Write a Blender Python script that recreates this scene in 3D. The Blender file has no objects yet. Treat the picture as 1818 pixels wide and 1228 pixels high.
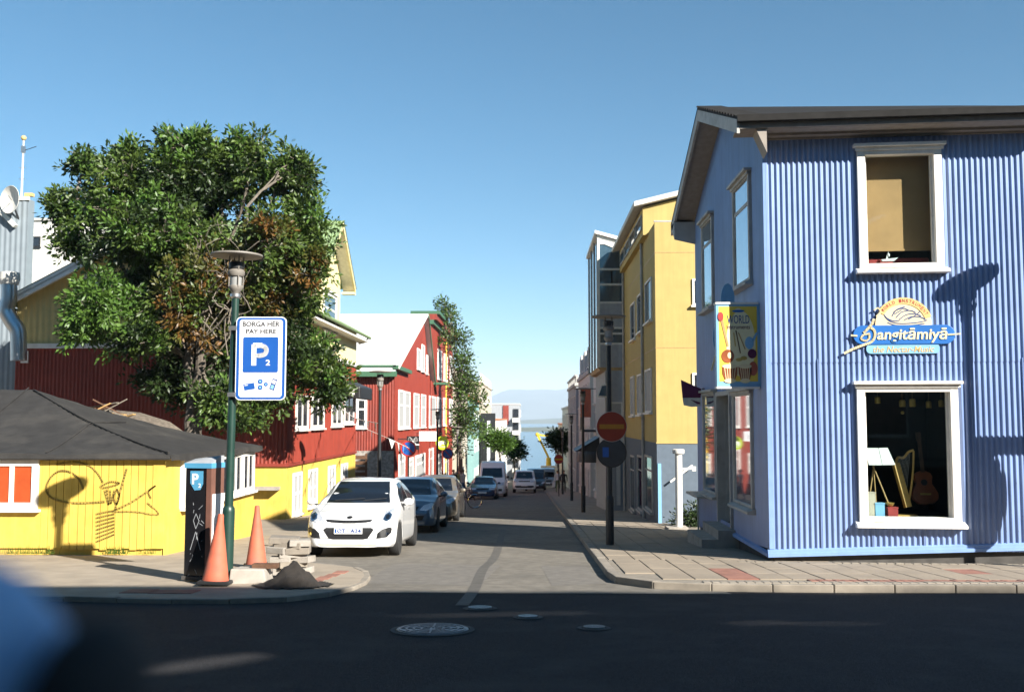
import bpy, bmesh, math, random
import numpy as np
from mathutils import Vector, Matrix
from mathutils.bvhtree import BVHTree
R = math.radians
random.seed(7); rng = np.random.default_rng(7)
S = bpy.context.scene
C = S.collection
# ------------------------------------------------------------------ camera
CAMZ = 1.55
SL = 0.0555                      # the street falls this much per metre
cam = bpy.data.cameras.new('camera'); camo = bpy.data.objects.new('camera', cam); C.objects.link(camo)
cam.lens = 35; cam.sensor_width = 36; cam.clip_start = .05; cam.clip_end = 60000
camo.location = (0, 0, CAMZ); camo.rotation_euler = (R(90 + 4.142), 0, R(1.164))
cam.dof.use_dof = True; cam.dof.focus_distance = 19; cam.dof.aperture_fstop = 2.0
S.camera = camo
# ------------------------------------------------------------------ sky and sun
KX, MZ = 1.0, .8              # shadow shift in x and z per metre of y
AZ = math.atan(KX); EL = math.atan(MZ / math.hypot(1, KX))
w = bpy.data.worlds.new('World'); S.world = w; w.use_nodes = True
nt = w.node_tree; bg = nt.nodes['Background']
sky = nt.nodes.new('ShaderNodeTexSky'); sky.sky_type = 'NISHITA'; sky.sun_disc = False
sky.sun_elevation = EL; sky.sun_rotation = math.pi - AZ
sky.altitude = 20; sky.air_density = .85; sky.dust_density = .0; sky.ozone_density = 4.5
hs_ = nt.nodes.new('ShaderNodeHueSaturation'); hs_.inputs['Saturation'].default_value = 1.17; hs_.inputs['Hue'].default_value = .483
nt.links.new(sky.outputs[0], hs_.inputs['Color']); # a thin bank of low cloud all round the horizon
tc = nt.nodes.new('ShaderNodeTexCoord'); sx = nt.nodes.new('ShaderNodeSeparateXYZ'); nt.links.new(tc.outputs['Generated'], sx.inputs[0])
cr = nt.nodes.new('ShaderNodeValToRGB'); ce = cr.color_ramp.elements; ce[0].position = .012; ce[0].color = (0, 0, 0, 1); ce[1].position = .06; ce[1].color = (0, 0, 0, 1); e_ = ce.new(.026); e_.color = (1, 1, 1, 1); nt.links.new(sx.outputs['Z'], cr.inputs[0])
mp_ = nt.nodes.new('ShaderNodeMapping'); mp_.inputs['Scale'].default_value = (7, 7, 60); nt.links.new(tc.outputs['Generated'], mp_.inputs[0])
cn = nt.nodes.new('ShaderNodeTexNoise'); cn.inputs['Scale'].default_value = 2; cn.inputs['Detail'].default_value = 6; nt.links.new(mp_.outputs[0], cn.inputs['Vector'])
cm = nt.nodes.new('ShaderNodeMath'); cm.operation = 'MULTIPLY'; nt.links.new(cr.outputs[0], cm.inputs[0]); nt.links.new(cn.outputs[0], cm.inputs[1])
mx_ = nt.nodes.new('ShaderNodeMixRGB'); nt.links.new(cm.outputs[0], mx_.inputs[0]); nt.links.new(hs_.outputs[0], mx_.inputs[1]); mx_.inputs[2].default_value = (7.6, 7.8, 8.2, 1)
nt.links.new(mx_.outputs[0], bg.inputs[0]); bg.inputs[1].default_value = .05
sl = bpy.data.lights.new('sun', 'SUN'); sl.energy = 5.0; sl.angle = R(.53); sl.color = (1, .95, .87)
so = bpy.data.objects.new('sun', sl); C.objects.link(so)
so.rotation_euler = Vector((-KX, 1, -MZ)).to_track_quat('-Z', 'Y').to_euler(); so.location = (30, -40, 40)
S.view_settings.view_transform = 'Standard'; S.view_settings.look = 'None'
S.view_settings.exposure = 1.42; S.view_settings.gamma = 1
# ------------------------------------------------------------------ measuring: pixels of the photograph to places
RM = camo.rotation_euler.to_matrix(); FP = 1818 * 35 / 36
def ray(px, py): return RM @ Vector(((px - 909) / FP, -(py - 614) / FP, -1))
def W(px, py, Y):
    d = ray(px, py); t = Y / d.y; return Vector((d.x * t, Y, CAMZ + d.z * t))
def WX(px, py, X):
    d = ray(px, py); t = X / d.x; return Vector((X, d.y * t, CAMZ + d.z * t))
def gz(y): return -SL * max(min(y, 440), -14)
def G(px, py, up=0):
    d = ray(px, py); t = (up - CAMZ) / (d.z + SL * d.y); return Vector((d.x * t, d.y * t, CAMZ + d.z * t))
# ------------------------------------------------------------------ materials
MT = {}
def mat(name, col, rough=.75, var=.14, scale=6., bump=0., bscale=40., metal=0., spec=.5, dirt=None, dirts=1.2, coat=0., streak=0.):
    m = bpy.data.materials.new(name); m.use_nodes = True; n = m.node_tree; b = n.nodes['Principled BSDF']
    L = n.links.new
    geo = n.nodes.new('ShaderNodeNewGeometry')
    nz = n.nodes.new('ShaderNodeTexNoise'); nz.inputs['Scale'].default_value = scale; nz.inputs['Detail'].default_value = 6
    L(geo.outputs['Position'], nz.inputs['Vector'])
    rp = n.nodes.new('ShaderNodeValToRGB'); e = rp.color_ramp.elements
    e[0].position = .3; e[1].position = .7
    e[0].color = tuple(c * (1 - var) for c in col) + (1,); e[1].color = tuple(min(1, c * (1 + var)) for c in col) + (1,)
    L(nz.outputs[0], rp.inputs[0]); out = rp.outputs[0]
    if dirt:
        n2 = n.nodes.new('ShaderNodeTexNoise'); n2.inputs['Scale'].default_value = dirts; n2.inputs['Detail'].default_value = 8; n2.inputs['Roughness'].default_value = .65
        L(geo.outputs['Position'], n2.inputs['Vector'])
        r2 = n.nodes.new('ShaderNodeValToRGB'); r2.color_ramp.elements[0].position = .5; r2.color_ramp.elements[1].position = .72
        L(n2.outputs[0], r2.inputs[0])
        mx = n.nodes.new('ShaderNodeMixRGB'); L(r2.outputs[0], mx.inputs[0]); L(out, mx.inputs[1]); mx.inputs[2].default_value = tuple(dirt) + (1,)
        out = mx.outputs[0]
    if streak:
        mp = n.nodes.new('ShaderNodeMapping'); mp.inputs['Scale'].default_value = (5, 5, .25); L(geo.outputs['Position'], mp.inputs[0])
        n4 = n.nodes.new('ShaderNodeTexNoise'); n4.inputs['Scale'].default_value = 1.6; n4.inputs['Detail'].default_value = 7; n4.inputs['Roughness'].default_value = .7; L(mp.outputs[0], n4.inputs['Vector'])
        r4 = n.nodes.new('ShaderNodeValToRGB'); r4.color_ramp.elements[0].position = .38; r4.color_ramp.elements[1].position = .62
        r4.color_ramp.elements[0].color = (1 - streak,) * 3 + (1,); r4.color_ramp.elements[1].color = (1, 1, 1, 1); L(n4.outputs[0], r4.inputs[0])
        m4 = n.nodes.new('ShaderNodeMixRGB'); m4.blend_type = 'MULTIPLY'; m4.inputs[0].default_value = 1; L(out, m4.inputs[1]); L(r4.outputs[0], m4.inputs[2]); out = m4.outputs[0]
    L(out, b.inputs['Base Color'])
    b.inputs['Roughness'].default_value = rough; b.inputs['Metallic'].default_value = metal
    b.inputs['Specular IOR Level'].default_value = spec; b.inputs['Coat Weight'].default_value = coat
    if bump:
        n3 = n.nodes.new('ShaderNodeTexNoise'); n3.inputs['Scale'].default_value = bscale; n3.inputs['Detail'].default_value = 5
        L(geo.outputs['Position'], n3.inputs['Vector'])
        bp = n.nodes.new('ShaderNodeBump'); bp.inputs['Strength'].default_value = bump; bp.inputs['Distance'].default_value = .02
        L(n3.outputs[0], bp.inputs['Height']); L(bp.outputs[0], b.inputs['Normal'])
    MT[name] = m; return m
def leafmat(name, c0, c1, rough=.45):
    m = mat(name, c0, rough, 0); n = m.node_tree; b = n.nodes['Principled BSDF']; L = n.links.new
    rp = [x for x in n.nodes if x.type == 'VALTORGB'][0]; rp.color_ramp.elements[0].color = c0 + (1,); rp.color_ramp.elements[1].color = c1 + (1,)
    nz = [x for x in n.nodes if x.type == 'TEX_NOISE'][0]; nz.inputs['Scale'].default_value = 3.5
    tr = n.nodes.new('ShaderNodeBsdfTranslucent'); L(rp.outputs[0], tr.inputs[0])
    ms = n.nodes.new('ShaderNodeMixShader'); ms.inputs[0].default_value = .28
    L(b.outputs[0], ms.inputs[1]); L(tr.outputs[0], ms.inputs[2]); L(ms.outputs[0], n.nodes['Material Output'].inputs[0])
    return m
def clearglass(name, tint=(.9, .95, .95)):
    m = bpy.data.materials.new(name); m.use_nodes = True; n = m.node_tree; n.nodes.clear(); L = n.links.new
    o = n.nodes.new('ShaderNodeOutputMaterial'); t = n.nodes.new('ShaderNodeBsdfTransparent'); g = n.nodes.new('ShaderNodeBsdfGlossy')
    t.inputs[0].default_value = tint + (1,); g.inputs['Roughness'].default_value = .02
    lw = n.nodes.new('ShaderNodeLayerWeight'); lw.inputs[0].default_value = .5
    pw = n.nodes.new('ShaderNodeMath'); pw.operation = 'POWER'; L(lw.outputs['Facing'], pw.inputs[0]); pw.inputs[1].default_value = 4
    f = n.nodes.new('ShaderNodeMath'); f.operation = 'MULTIPLY_ADD'; L(pw.outputs[0], f.inputs[0]); f.inputs[1].default_value = .9; f.inputs[2].default_value = .035
    x = n.nodes.new('ShaderNodeMixShader'); L(f.outputs[0], x.inputs[0]); L(t.outputs[0], x.inputs[1]); L(g.outputs[0], x.inputs[2]); L(x.outputs[0], o.inputs[0])
    MT[name] = m; return m
mat('asphalt', (.028, .027, .029), .9, .5, 45, .8, 90, spec=.25, dirt=(.05, .048, .047), dirts=.9)
mat('street_paving', (.18, .163, .137), .9, .2, 5, .4, 120, spec=.2, dirt=(.125, .115, .1), dirts=.6)
mat('ground_soil', (.12, .105, .085), .95, .25, 2)
mat('pavement', (.32, .265, .2), .9, .14, 3, .3, 90, dirt=(.22, .185, .145), dirts=.9)
mat('slab', (.275, .225, .168), .9, .12, 2.2, .25, 120, dirt=(.2, .165, .125), dirts=1.1)
mat('slab_red', (.26, .12, .085), .9, .2, 5, .2, 120)
mat('joint', (.05, .045, .04), .95)
mat('kerbstone', (.26, .225, .18), .9, .15, 6, .25, 100, dirt=(.16, .14, .12))
mat('cobble', (.22, .19, .15), .9, .2, 10)
mat('blue_steel', (.2, .29, .52), .34, .08, 2, spec=1., dirt=(.17, .26, .49), dirts=.7, streak=.14)
mat('blue_trim', (.2, .32, .58), .5, .08)
mat('white_paint', (.78, .75, .69), .6, .06, 5, dirt=(.6, .57, .5), dirts=2)
mat('grey_paint', (.42, .41, .38), .7, .1, 5, dirt=(.27, .25, .22), dirts=2)
mat('soffit', (.3, .26, .22), .8, .12, 8)
mat('roof_dark', (.02, .019, .018), .85, .2, spec=.2)
mat('concrete_dark', (.07, .065, .06), .95, .2)
mat('concrete', (.33, .3, .26), .9, .15, 5, .3, 80, dirt=(.2, .18, .15))
mat('mustard', (.45, .335, .115), .85, .05, 3, .12, 200, dirt=(.42, .31, .1), dirts=.5, streak=.1)
mat('slate_base', (.1, .13, .165), .85, .08)
mat('yellow', (.68, .47, .085), .75, .08, 4, dirt=(.58, .385, .06), dirts=1.5, streak=.14)
mat('cream', (.6, .48, .2), .75, .06, 4, streak=.15)
mat('cream_light', (.74, .64, .34), .75, .05, 4)
mat('red_steel', (.25, .034, .018), .65, .08, 3, dirt=(.2, .028, .016), dirts=1, streak=.22)
mat('red_dark', (.22, .03, .016), .7, .1)
mat('green_roof', (.2, .28, .13), .6, .1, 3)
mat('green_trim', (.05, .13, .07), .6, .1)
mat('roof_white', (.78, .77, .72), .5, .05, 3)
mat('grey_steel', (.2, .235, .26), .7, .06, 3)
mat('offwhite', (.66, .64, .58), .8, .06, streak=.15)
mat('beige', (.52, .45, .35), .85, .08, streak=.2)
mat('pinkish', (.5, .4, .36), .85, .08)
mat('teal', (.22, .38, .37), .8, .1)
mat('orange_roof', (.42, .16, .07), .7, .12)
mat('grey_wall', (.33, .345, .36), .8, .08, streak=.15)
mat('darkgrey_wall', (.13, .135, .14), .8, .08)
mat('stone', (.3, .27, .24), .95, .4, 8, .6, 14)
mat('wood_dark', (.11, .055, .03), .8, .25, 12)
mat('wood', (.42, .26, .1), .5, .2, 12)
mat('wood_honey', (.6, .36, .1), .4, .15, 10)
mat('rosewood', (.3, .085, .03), .3, .2, 6, coat=.4)
mat('tarp', (.032, .03, .028), .8, .2, 4, .2, 30, spec=.3, dirt=(.06, .055, .048), dirts=.9)
mat('black', (.012, .012, .013), .5, .2)
mat('black_gloss', (.012, .012, .014), .18, .1)
mat('rubber', (.02, .02, .02), .85, .2)
mat('green_metal', (.012, .04, .03), .4, .15)
mat('dark_metal', (.02, .022, .024), .45, .15)
mat('lamp_disc', (.2, .18, .155), .6, .1)
mat('steel', (.5, .5, .5), .35, .08, metal=.9)
mat('chrome', (.75, .75, .77), .12, .02, metal=1)
mat('iron', (.17, .185, .2), .42, .25, 12, metal=.5, dirt=(.09, .09, .095), dirts=6)
mat('sign_white', (.78, .78, .78), .45, .03)
mat('sign_blue', (.012, .085, .34), .4, .05)
mat('sign_red', (.42, .025, .01), .45, .08)
mat('sign_yellow', (.7, .42, .01), .5, .08)
mat('ink', (.02, .02, .025), .7, .1)
mat('graffiti', (.3, .205, .04), .8, .3, 6)
mat('cone_orange', (.5, .115, .06), .7, .15, 5, dirt=(.36, .12, .08), dirts=4)
mat('sand', (.022, .018, .015), 1, .3, 14, .6, 60)
mat('car_white', (.8, .8, .79), .3, .01, coat=1)
mat('car_blue', (.075, .115, .165), .3, .04, coat=1, metal=.4)
mat('car_bronze', (.2, .17, .13), .3, .04, coat=1, metal=.4)
mat('car_navy', (.012, .03, .085), .25, .04, coat=1)
mat('car_grey', (.22, .23, .24), .3, .04, coat=1, metal=.3)
mat('car_dark', (.02, .02, .024), .3, .04, coat=1)
mat('car_glass', (.008, .01, .014), .04, .02, spec=.9)
mat('glass_dark', (.02, .024, .03), .04, .1, spec=.9)
mat('glass_blue', (.05, .085, .11), .05, .15, spec=1)
mat('curtain', (.34, .34, .33), .8, .1, 14)
mat('pane_red', (.4, .07, .02), .35, .1)
mat('lens', (.55, .57, .6), .08, .2, 30, spec=.8, metal=.3)
mat('lamp_glass', (.3, .3, .29), .25, .05)
mat('bark', (.11, .09, .07), .95, .3, 12, .6, 30)
mat('bark_pale', (.16, .135, .105), .95, .3, 12, .4, 30)
mat('blind', (.45, .25, .1), .8, .1, 3, .3, 120)
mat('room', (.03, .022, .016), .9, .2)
mat('cloth_red', (.35, .04, .035), .8, .15)
mat('gold', (.6, .42, .12), .35, .15, metal=.6)
mat('cream_board', (.72, .6, .36), .6, .05)
mat('tan_board', (.62, .42, .16), .6, .05)
mat('light_blue', (.2, .42, .62), .5, .05)
mat('mid_blue', (.015, .13, .42), .4, .15, 3)
mat('navy_ink', (.015, .05, .2), .6, .05)
mat('lime', (.42, .55, .02), .5, .05)
mat('flag_purple', (.1, .012, .06), .8, .1)
mat('panel_yellow', (.78, .55, .06), .5, .05)
mat('panel_pale', (.78, .7, .42), .5, .05)
mat('skin', (.5, .28, .19), .6, .08)
mat('hair', (.1, .055, .025), .7, .2)
mat('jacket_blue', (.3, .5, .78), .75, .15, 12)
mat('denim', (.04, .06, .11), .9, .15)
mat('cloth_white', (.7, .69, .66), .85, .05)
mat('cloth_black', (.015, .015, .017), .85, .1)
mat('cloth_green', (.12, .15, .06), .85, .1)
mat('crane_yellow', (.72, .48, .03), .5, .08)
mat('meter_blue', (.08, .3, .48), .5, .05)
mat('bronze_post', (.16, .075, .055), .45, .1)
mat('wood_post', (.1, .05, .04), .6, .2)
mat('land', (.09, .1, .06), .95, .3, .01)
mat('mountain_rock', (.085, .09, .075), .95, .3, .004)
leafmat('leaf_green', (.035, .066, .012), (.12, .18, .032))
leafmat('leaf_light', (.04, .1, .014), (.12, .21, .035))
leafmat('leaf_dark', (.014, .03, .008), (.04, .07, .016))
leafmat('leaf_rust', (.085, .07, .014), (.2, .085, .02))
mat('sign_red_shaded', (.22, .022, .006), .5, .08)  # no-entry colours, darkened to carry the blue house's shade
mat('sign_yellow_shaded', (.34, .15, .008), .5, .08)
mat('sign_back', (.03, .036, .045), .4, .2)
leafmat('leaf_olive', (.05, .065, .012), (.13, .125, .024))
clearglass('clear_glass')
mat('glass_sky', (.5, .56, .6), .03, .05, metal=.75)
# ------------------------------------------------------------------ building blocks
class MB:
    def __init__(s): s.v = []; s.f = []
    def add(s, vs, fs):
        o = len(s.v); s.v += [tuple(p) for p in vs]; s.f += [tuple(i + o for i in q) for q in fs]; return s
    def box(s, x0, y0, z0, x1, y1, z1):
        return s.add([(x, y, z) for z in (z0, z1) for x, y in ((x0, y0), (x1, y0), (x1, y1), (x0, y1))],
                     [(0, 3, 2, 1), (4, 5, 6, 7), (0, 1, 5, 4), (1, 2, 6, 5), (2, 3, 7, 6), (3, 0, 4, 7)])
    def prism(s, pts, vec):
        n = len(pts); v = Vector(vec); a = [Vector(p) for p in pts]; b = [p + v for p in a]
        return s.add(a + b, [tuple(range(n))[::-1], tuple(range(n, 2 * n))] + [(i, (i + 1) % n, n + (i + 1) % n, n + i) for i in range(n)])
    def hull(s, A, B):          # two matching outlines
        n = len(A); return s.add(list(A) + list(B), [tuple(range(n))[::-1], tuple(range(n, 2 * n))] + [(i, (i + 1) % n, n + (i + 1) % n, n + i) for i in range(n)])
    def bar(s, p, q, w, h, up=(0, 0, 1)):
        p = Vector(p); q = Vector(q); d = (q - p).normalized(); u = Vector(up)
        if abs(d.dot(u)) > .98: u = Vector((0, 1, 0))
        a = d.cross(u).normalized() * w / 2; b = a.cross(d).normalized() * h / 2
        o = [-a - b, a - b, a + b, -a + b]; return s.hull([p + x for x in o], [q + x for x in o])
    def tube(s, path, r, n=8, cap=True):
        P = [Vector(p) for p in path]; m = len(P); r = r if isinstance(r, (list, tuple)) else [r] * m
        o = len(s.v); prev = None
        for i, p in enumerate(P):
            d = (P[min(i + 1, m - 1)] - P[max(i - 1, 0)]).normalized()
            if prev is None: prev = d.orthogonal().normalized()
            a = (prev - d * prev.dot(d))
            a = a.normalized() if a.length > 1e-6 else d.orthogonal().normalized()
            prev = a; b = d.cross(a)
            for k in range(n):
                t = 2 * math.pi * k / n; s.v.append(tuple(p + (a * math.cos(t) + b * math.sin(t)) * r[i]))
        for i in range(m - 1):
            for k in range(n):
                k2 = (k + 1) % n; s.f.append((o + i * n + k, o + i * n + k2, o + (i + 1) * n + k2, o + (i + 1) * n + k))
        if cap: s.f.append(tuple(o + k for k in range(n))[::-1]); s.f.append(tuple(o + (m - 1) * n + k for k in range(n)))
        return s
    def cyl(s, p, q, r, r2=None, n=16): return s.tube([p, q], [r, r if r2 is None else r2], n)
    def lathe(s, prof, n=24, c=(0, 0, 0), axis='z'):
        o = len(s.v); c = Vector(c)
        for r, z in prof:
            for k in range(n):
                t = 2 * math.pi * k / n; x, y = r * math.cos(t), r * math.sin(t)
                s.v.append(tuple(c + Vector((x, y, z) if axis == 'z' else (x, z, y) if axis == 'y' else (z, x, y))))
        m = len(prof)
        for i in range(m - 1):
            for k in range(n):
                k2 = (k + 1) % n; s.f.append((o + i * n + k, o + i * n + k2, o + (i + 1) * n + k2, o + (i + 1) * n + k))
        s.f.append(tuple(o + k for k in range(n))[::-1]); s.f.append(tuple(o + (m - 1) * n + k for k in range(n)))
        return s
    def ball(s, c, rx, ry, rz, n=12, m=8):
        return s.add(*_ball(c, rx, ry, rz, n, m))
    def build(s, name, material=None, parent=None, smooth=False, bevel=0, angle=35):
        me = bpy.data.meshes.new(name); me.from_pydata(s.v, [], s.f); 
        bm = bmesh.new(); bm.from_mesh(me); bmesh.ops.recalc_face_normals(bm, faces=bm.faces); bm.to_mesh(me); bm.free()
        return link(name, me, material, parent, smooth, bevel, angle)
def _ball(c, rx, ry, rz, n, m):
    c = Vector(c); v = []; f = []
    for i in range(m + 1):
        a = math.pi * i / m
        for k in range(n):
            t = 2 * math.pi * k / n; v.append(c + Vector((rx * math.sin(a) * math.cos(t), ry * math.sin(a) * math.sin(t), rz * math.cos(a))))
    for i in range(m):
        for k in range(n):
            k2 = (k + 1) % n; f.append((i * n + k, i * n + k2, (i + 1) * n + k2, (i + 1) * n + k))
    return v, f
def link(name, me, material, parent=None, smooth=False, bevel=0, angle=35):
    if material: me.materials.append(MT[material])
    if smooth:
        me.polygons.foreach_set('use_smooth', [True] * len(me.polygons)); me.set_sharp_from_angle(angle=R(angle))
    o = bpy.data.objects.new(name, me); C.objects.link(o)
    if bevel:
        b = o.modifiers.new('bevel', 'BEVEL'); b.width = bevel; b.segments = 2; b.limit_method = 'ANGLE'
    if parent: child(o, parent)
    return o
def child(o, p):
    o.parent = p
    q = p; off = Vector((0, 0, 0))
    if q.get('_w'): o.matrix_parent_inverse = Matrix.Translation(-Vector(q['_w']))
def tag(o, label, cat, group=None):
    o['label'] = label; o['category'] = cat
    if group: o['group'] = group
    return o
def thing(name, label, cat, loc=(0, 0, 0), group=None, world=True):
    """Empty at the thing's base; with world=True its parts are given in world coordinates"""
    o = bpy.data.objects.new(name, None); C.objects.link(o); o.empty_display_size = .2
    o.location = loc
    if world and Vector(loc).length > 0: o['_w'] = tuple(loc)
    return tag(o, label, cat, group)
def struct(o, kind='structure'): o['kind'] = kind; return o
def copytree(o, parent=None):
    c = o.copy(); C.objects.link(c); c.parent = parent
    for ch in list(o.children): copytree(ch, c)
    return c
def finalmesh(o):
    dg = bpy.context.evaluated_depsgraph_get(); me = bpy.data.meshes.new_from_object(o.evaluated_get(dg))
    bpy.data.objects.remove(o); return me
class Pl:                       # a plane to draw on: origin, right, up; d counts outwards
    def __init__(s, o, u, v): s.o = Vector(o); s.u = Vector(u).normalized(); s.v = Vector(v).normalized(); s.n = s.u.cross(s.v)
    def pt(s, u, v, d=0): return s.o + s.u * u + s.v * v + s.n * d
    def hit(s, px, py):
        d = ray(px, py); c = Vector((0, 0, CAMZ)); t = (s.o - c).dot(s.n) / d.dot(s.n); q = c + d * t - s.o; return q.dot(s.u), q.dot(s.v)
    def uv(s, px, py): return s.hit(px, py)
    def plate(s, mb, pts, d0, d1): return mb.prism([s.pt(a, b, d0) for a, b in pts], s.n * (d1 - d0))
    def rect(s, mb, u0, v0, u1, v1, d0, d1): return s.plate(mb, [(u0, v0), (u1, v0), (u1, v1), (u0, v1)], d0, d1)
    def stroke(s, mb, pts, wd, d=.004, n=5): return mb.tube([s.pt(a, b, d) for a, b in pts], wd / 2, n)
    def flat(s, mb, pts, wd, d0, d1):       # a flat brush line
        P = [Vector(p) for p in pts]
        for a, b in zip(P, P[1:]):
            t = (b - a); t = t.normalized() if t.length > 1e-9 else Vector((1, 0)); nn = Vector((-t.y, t.x)) * wd / 2; a2 = a - t * wd * .2; b2 = b + t * wd * .2
            s.plate(mb, [a2 - nn, b2 - nn, b2 + nn, a2 + nn], d0, d1)
        return mb
def circ(cx, cy, rx, ry=None, a0=0, a1=360, n=28):
    ry = rx if ry is None else ry; full = a1 - a0 >= 360
    return [(cx + rx * math.cos(R(a0 + (a1 - a0) * k / (n if full else n - 1))), cy + ry * math.sin(R(a0 + (a1 - a0) * k / (n if full else n - 1)))) for k in range(n)]
def rrect(u0, v0, u1, v1, r, n=6):
    o = []
    for cx, cy, a in ((u1 - r, v0 + r, -90), (u1 - r, v1 - r, 0), (u0 + r, v1 - r, 90), (u0 + r, v0 + r, 180)): o += circ(cx, cy, r, r, a, a + 90, n)
    return o
def spline(pts, n=8):
    P = [Vector(p) for p in pts]; o = []
    for i in range(len(P) - 1):
        a, b, c, d = P[max(i - 1, 0)], P[i], P[i + 1], P[min(i + 2, len(P) - 1)]
        for k in range(n):
            t = k / n; o.append(.5 * ((2 * b) + (c - a) * t + (2 * a - 5 * b + 4 * c - d) * t * t + (3 * b - a - 3 * c + d) * t ** 3))
    return o + [P[-1]]
def text(s, pl, cu, cv, width, height, material, parent, name='lettering', d=.004, shear=0, bold=0, ex=.0015, rot=0):
    cu_ = bpy.data.curves.new('t', 'FONT'); cu_.body = s; cu_.extrude = ex; cu_.shear = shear; cu_.offset = bold; cu_.resolution_u = 3
    o = bpy.data.objects.new('t', cu_); C.objects.link(o); me = finalmesh(o)
    co = np.array([v.co[:] for v in me.vertices]); lo = co.min(0); hi = co.max(0); sx = width / (hi[0] - lo[0]); sy = height / (hi[1] - lo[1])
    cr, sr = math.cos(rot), math.sin(rot)
    for v in me.vertices:
        a = (v.co.x - (lo[0] + hi[0]) / 2) * sx; b = (v.co.y - (lo[1] + hi[1]) / 2) * sy
        v.co = pl.pt(cu + a * cr - b * sr, cv + a * sr + b * cr, d + v.co.z)
    me.materials.clear(); return link(name, me, material, parent)
# ------------------------------------------------------------------ walls and windows
def wall(pl, name, material, parent, u0, u1, zb, zt, openings=(), pitch=0, amp=.011, extra=()):
    zb_ = zb if callable(zb) else (lambda u: zb); zt_ = zt if callable(zt) else (lambda u: zt)
    if pitch: us = list(np.linspace(u0, u1, max(2, int((u1 - u0) / pitch * 8) + 1)))
    else: us = sorted(set([u0, u1] + [e for o in openings for e in (o[0], o[1])] + list(extra)))
    vid = {}; v = []; f = []
    def vert(i, z):
        k = (i, round(z * 1000))
        if k not in vid:
            vid[k] = len(v); v.append(pl.pt(us[i], z - pl.o.z, amp * math.sin(2 * math.pi * us[i] / pitch) if pitch else 0))
        return vid[k]
    for i in range(len(us) - 1):
        um = (us[i] + us[i + 1]) / 2; cuts = sorted([(o[2], o[3]) for o in openings if o[0] < um < o[1]])
        lo = [zb_(us[i]), zb_(us[i + 1])]
        for a, b in cuts:
            f.append((vert(i, lo[0]), vert(i + 1, lo[1]), vert(i + 1, a), vert(i, a))); lo = [b, b]
        f.append((vert(i, lo[0]), vert(i + 1, lo[1]), vert(i + 1, zt_(us[i + 1])), vert(i, zt_(us[i]))))
    me = bpy.data.meshes.new(name); me.from_pydata([tuple(p) for p in v], [], f)
    return link(name, me, material, parent, bool(pitch), 0, 80)
def window(pl, parent, u0, u1, z0, z1, fm='white_paint', gm='glass_dark', fw=.07, cols=1, rows=(), sill=.06, lintel=0, d=0., proud=.05, name='window', glass=.02, split=True):
    """u along the wall, z in world height; frame with panes, bars and a sill"""
    v0, v1 = z0 - pl.o.z, z1 - pl.o.z; mb = MB()
    pl.rect(mb, u0, v0, u0 + fw, v1, d - .03, d + proud); pl.rect(mb, u1 - fw, v0, u1, v1, d - .03, d + proud)
    pl.rect(mb, u0 + fw, v0, u1 - fw, v0 + fw, d - .03, d + proud - .002); pl.rect(mb, u0 + fw, v1 - fw, u1 - fw, v1, d - .03, d + proud - .002)
    fr = mb.build(name, fm, parent)
    a, b, c, e = u0 + fw, u1 - fw, v0 + fw, v1 - fw
    us = [a + (b - a) * k / cols for k in range(cols + 1)]; vs = [c] + [c + (e - c) * r for r in rows] + [e]; bw = fw * .35
    for i in range(cols):
        for j in range(len(vs) - 1):
            pn = pl.rect(MB(), us[i] + .004, vs[j] + .004, us[i + 1] - .004, vs[j + 1] - .004, d + glass - .012, d + glass).build('pane', gm, fr)
    for i in range(1, cols): pl.rect(MB(), us[i] - bw, c, us[i] + bw, e, d - .01, d + proud - .008).build('glazing_bar', fm, fr)
    for j in range(1, len(vs) - 1): pl.rect(MB(), a, vs[j] - bw, b, vs[j] + bw, d - .01, d + proud - .011).build('glazing_bar', fm, fr)
    if sill: pl.rect(MB(), u0 - .05, v0 - sill, u1 + .05, v0 - .001, d - .02, d + proud + .07).build('sill', fm, fr)
    if lintel: pl.rect(MB(), u0 - .05, v1 + .001, u1 + .05, v1 + lintel, d - .02, d + proud + .06).build('lintel', fm, fr)
    return fr
def pxwin(pl, parent, x0, y0, x1, y1, **k):
    a = pl.uv(x0, (y0 + y1) / 2)[0]; b = pl.uv(x1, (y0 + y1) / 2)[0]; m = (x0 + x1) / 2
    z0 = pl.uv(m, y1)[1] + pl.o.z; z1 = pl.uv(m, y0)[1] + pl.o.z
    if a > b: a, b = b, a
    return window(pl, parent, a, b, z0, z1, **k)
def slab(pts, th, name, material, parent, **k):
    n = (Vector(pts[1]) - Vector(pts[0])).cross(Vector(pts[2]) - Vector(pts[0])).normalized()
    if n.z < 0: n = -n
    return MB().prism(pts, -n * th).build(name, material, parent, **k)
def corrslab(p0, ud, L, sd, D, name, material, parent, pitch=.12, amp=.012):
    """corrugated roof sheet: p0 corner, ridge direction ud length L, slope direction sd length D"""
    u = Vector(ud).normalized(); s = Vector(sd).normalized(); n = u.cross(s).normalized()
    if n.z < 0: n = -n
    N = int(L / pitch * 6) + 1; v = []; f = []
    for i in range(N):
        a = L * i / (N - 1); h = amp * math.sin(2 * math.pi * a / pitch)
        for b in (0, D): v.append(Vector(p0) + u * a + s * b + n * h)
    for i in range(N - 1): f.append((2 * i, 2 * i + 2, 2 * i + 3, 2 * i + 1))
    me = bpy.data.meshes.new(name); me.from_pydata([tuple(p) for p in v], [], f); return link(name, me, material, parent, True, 0, 80)
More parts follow.
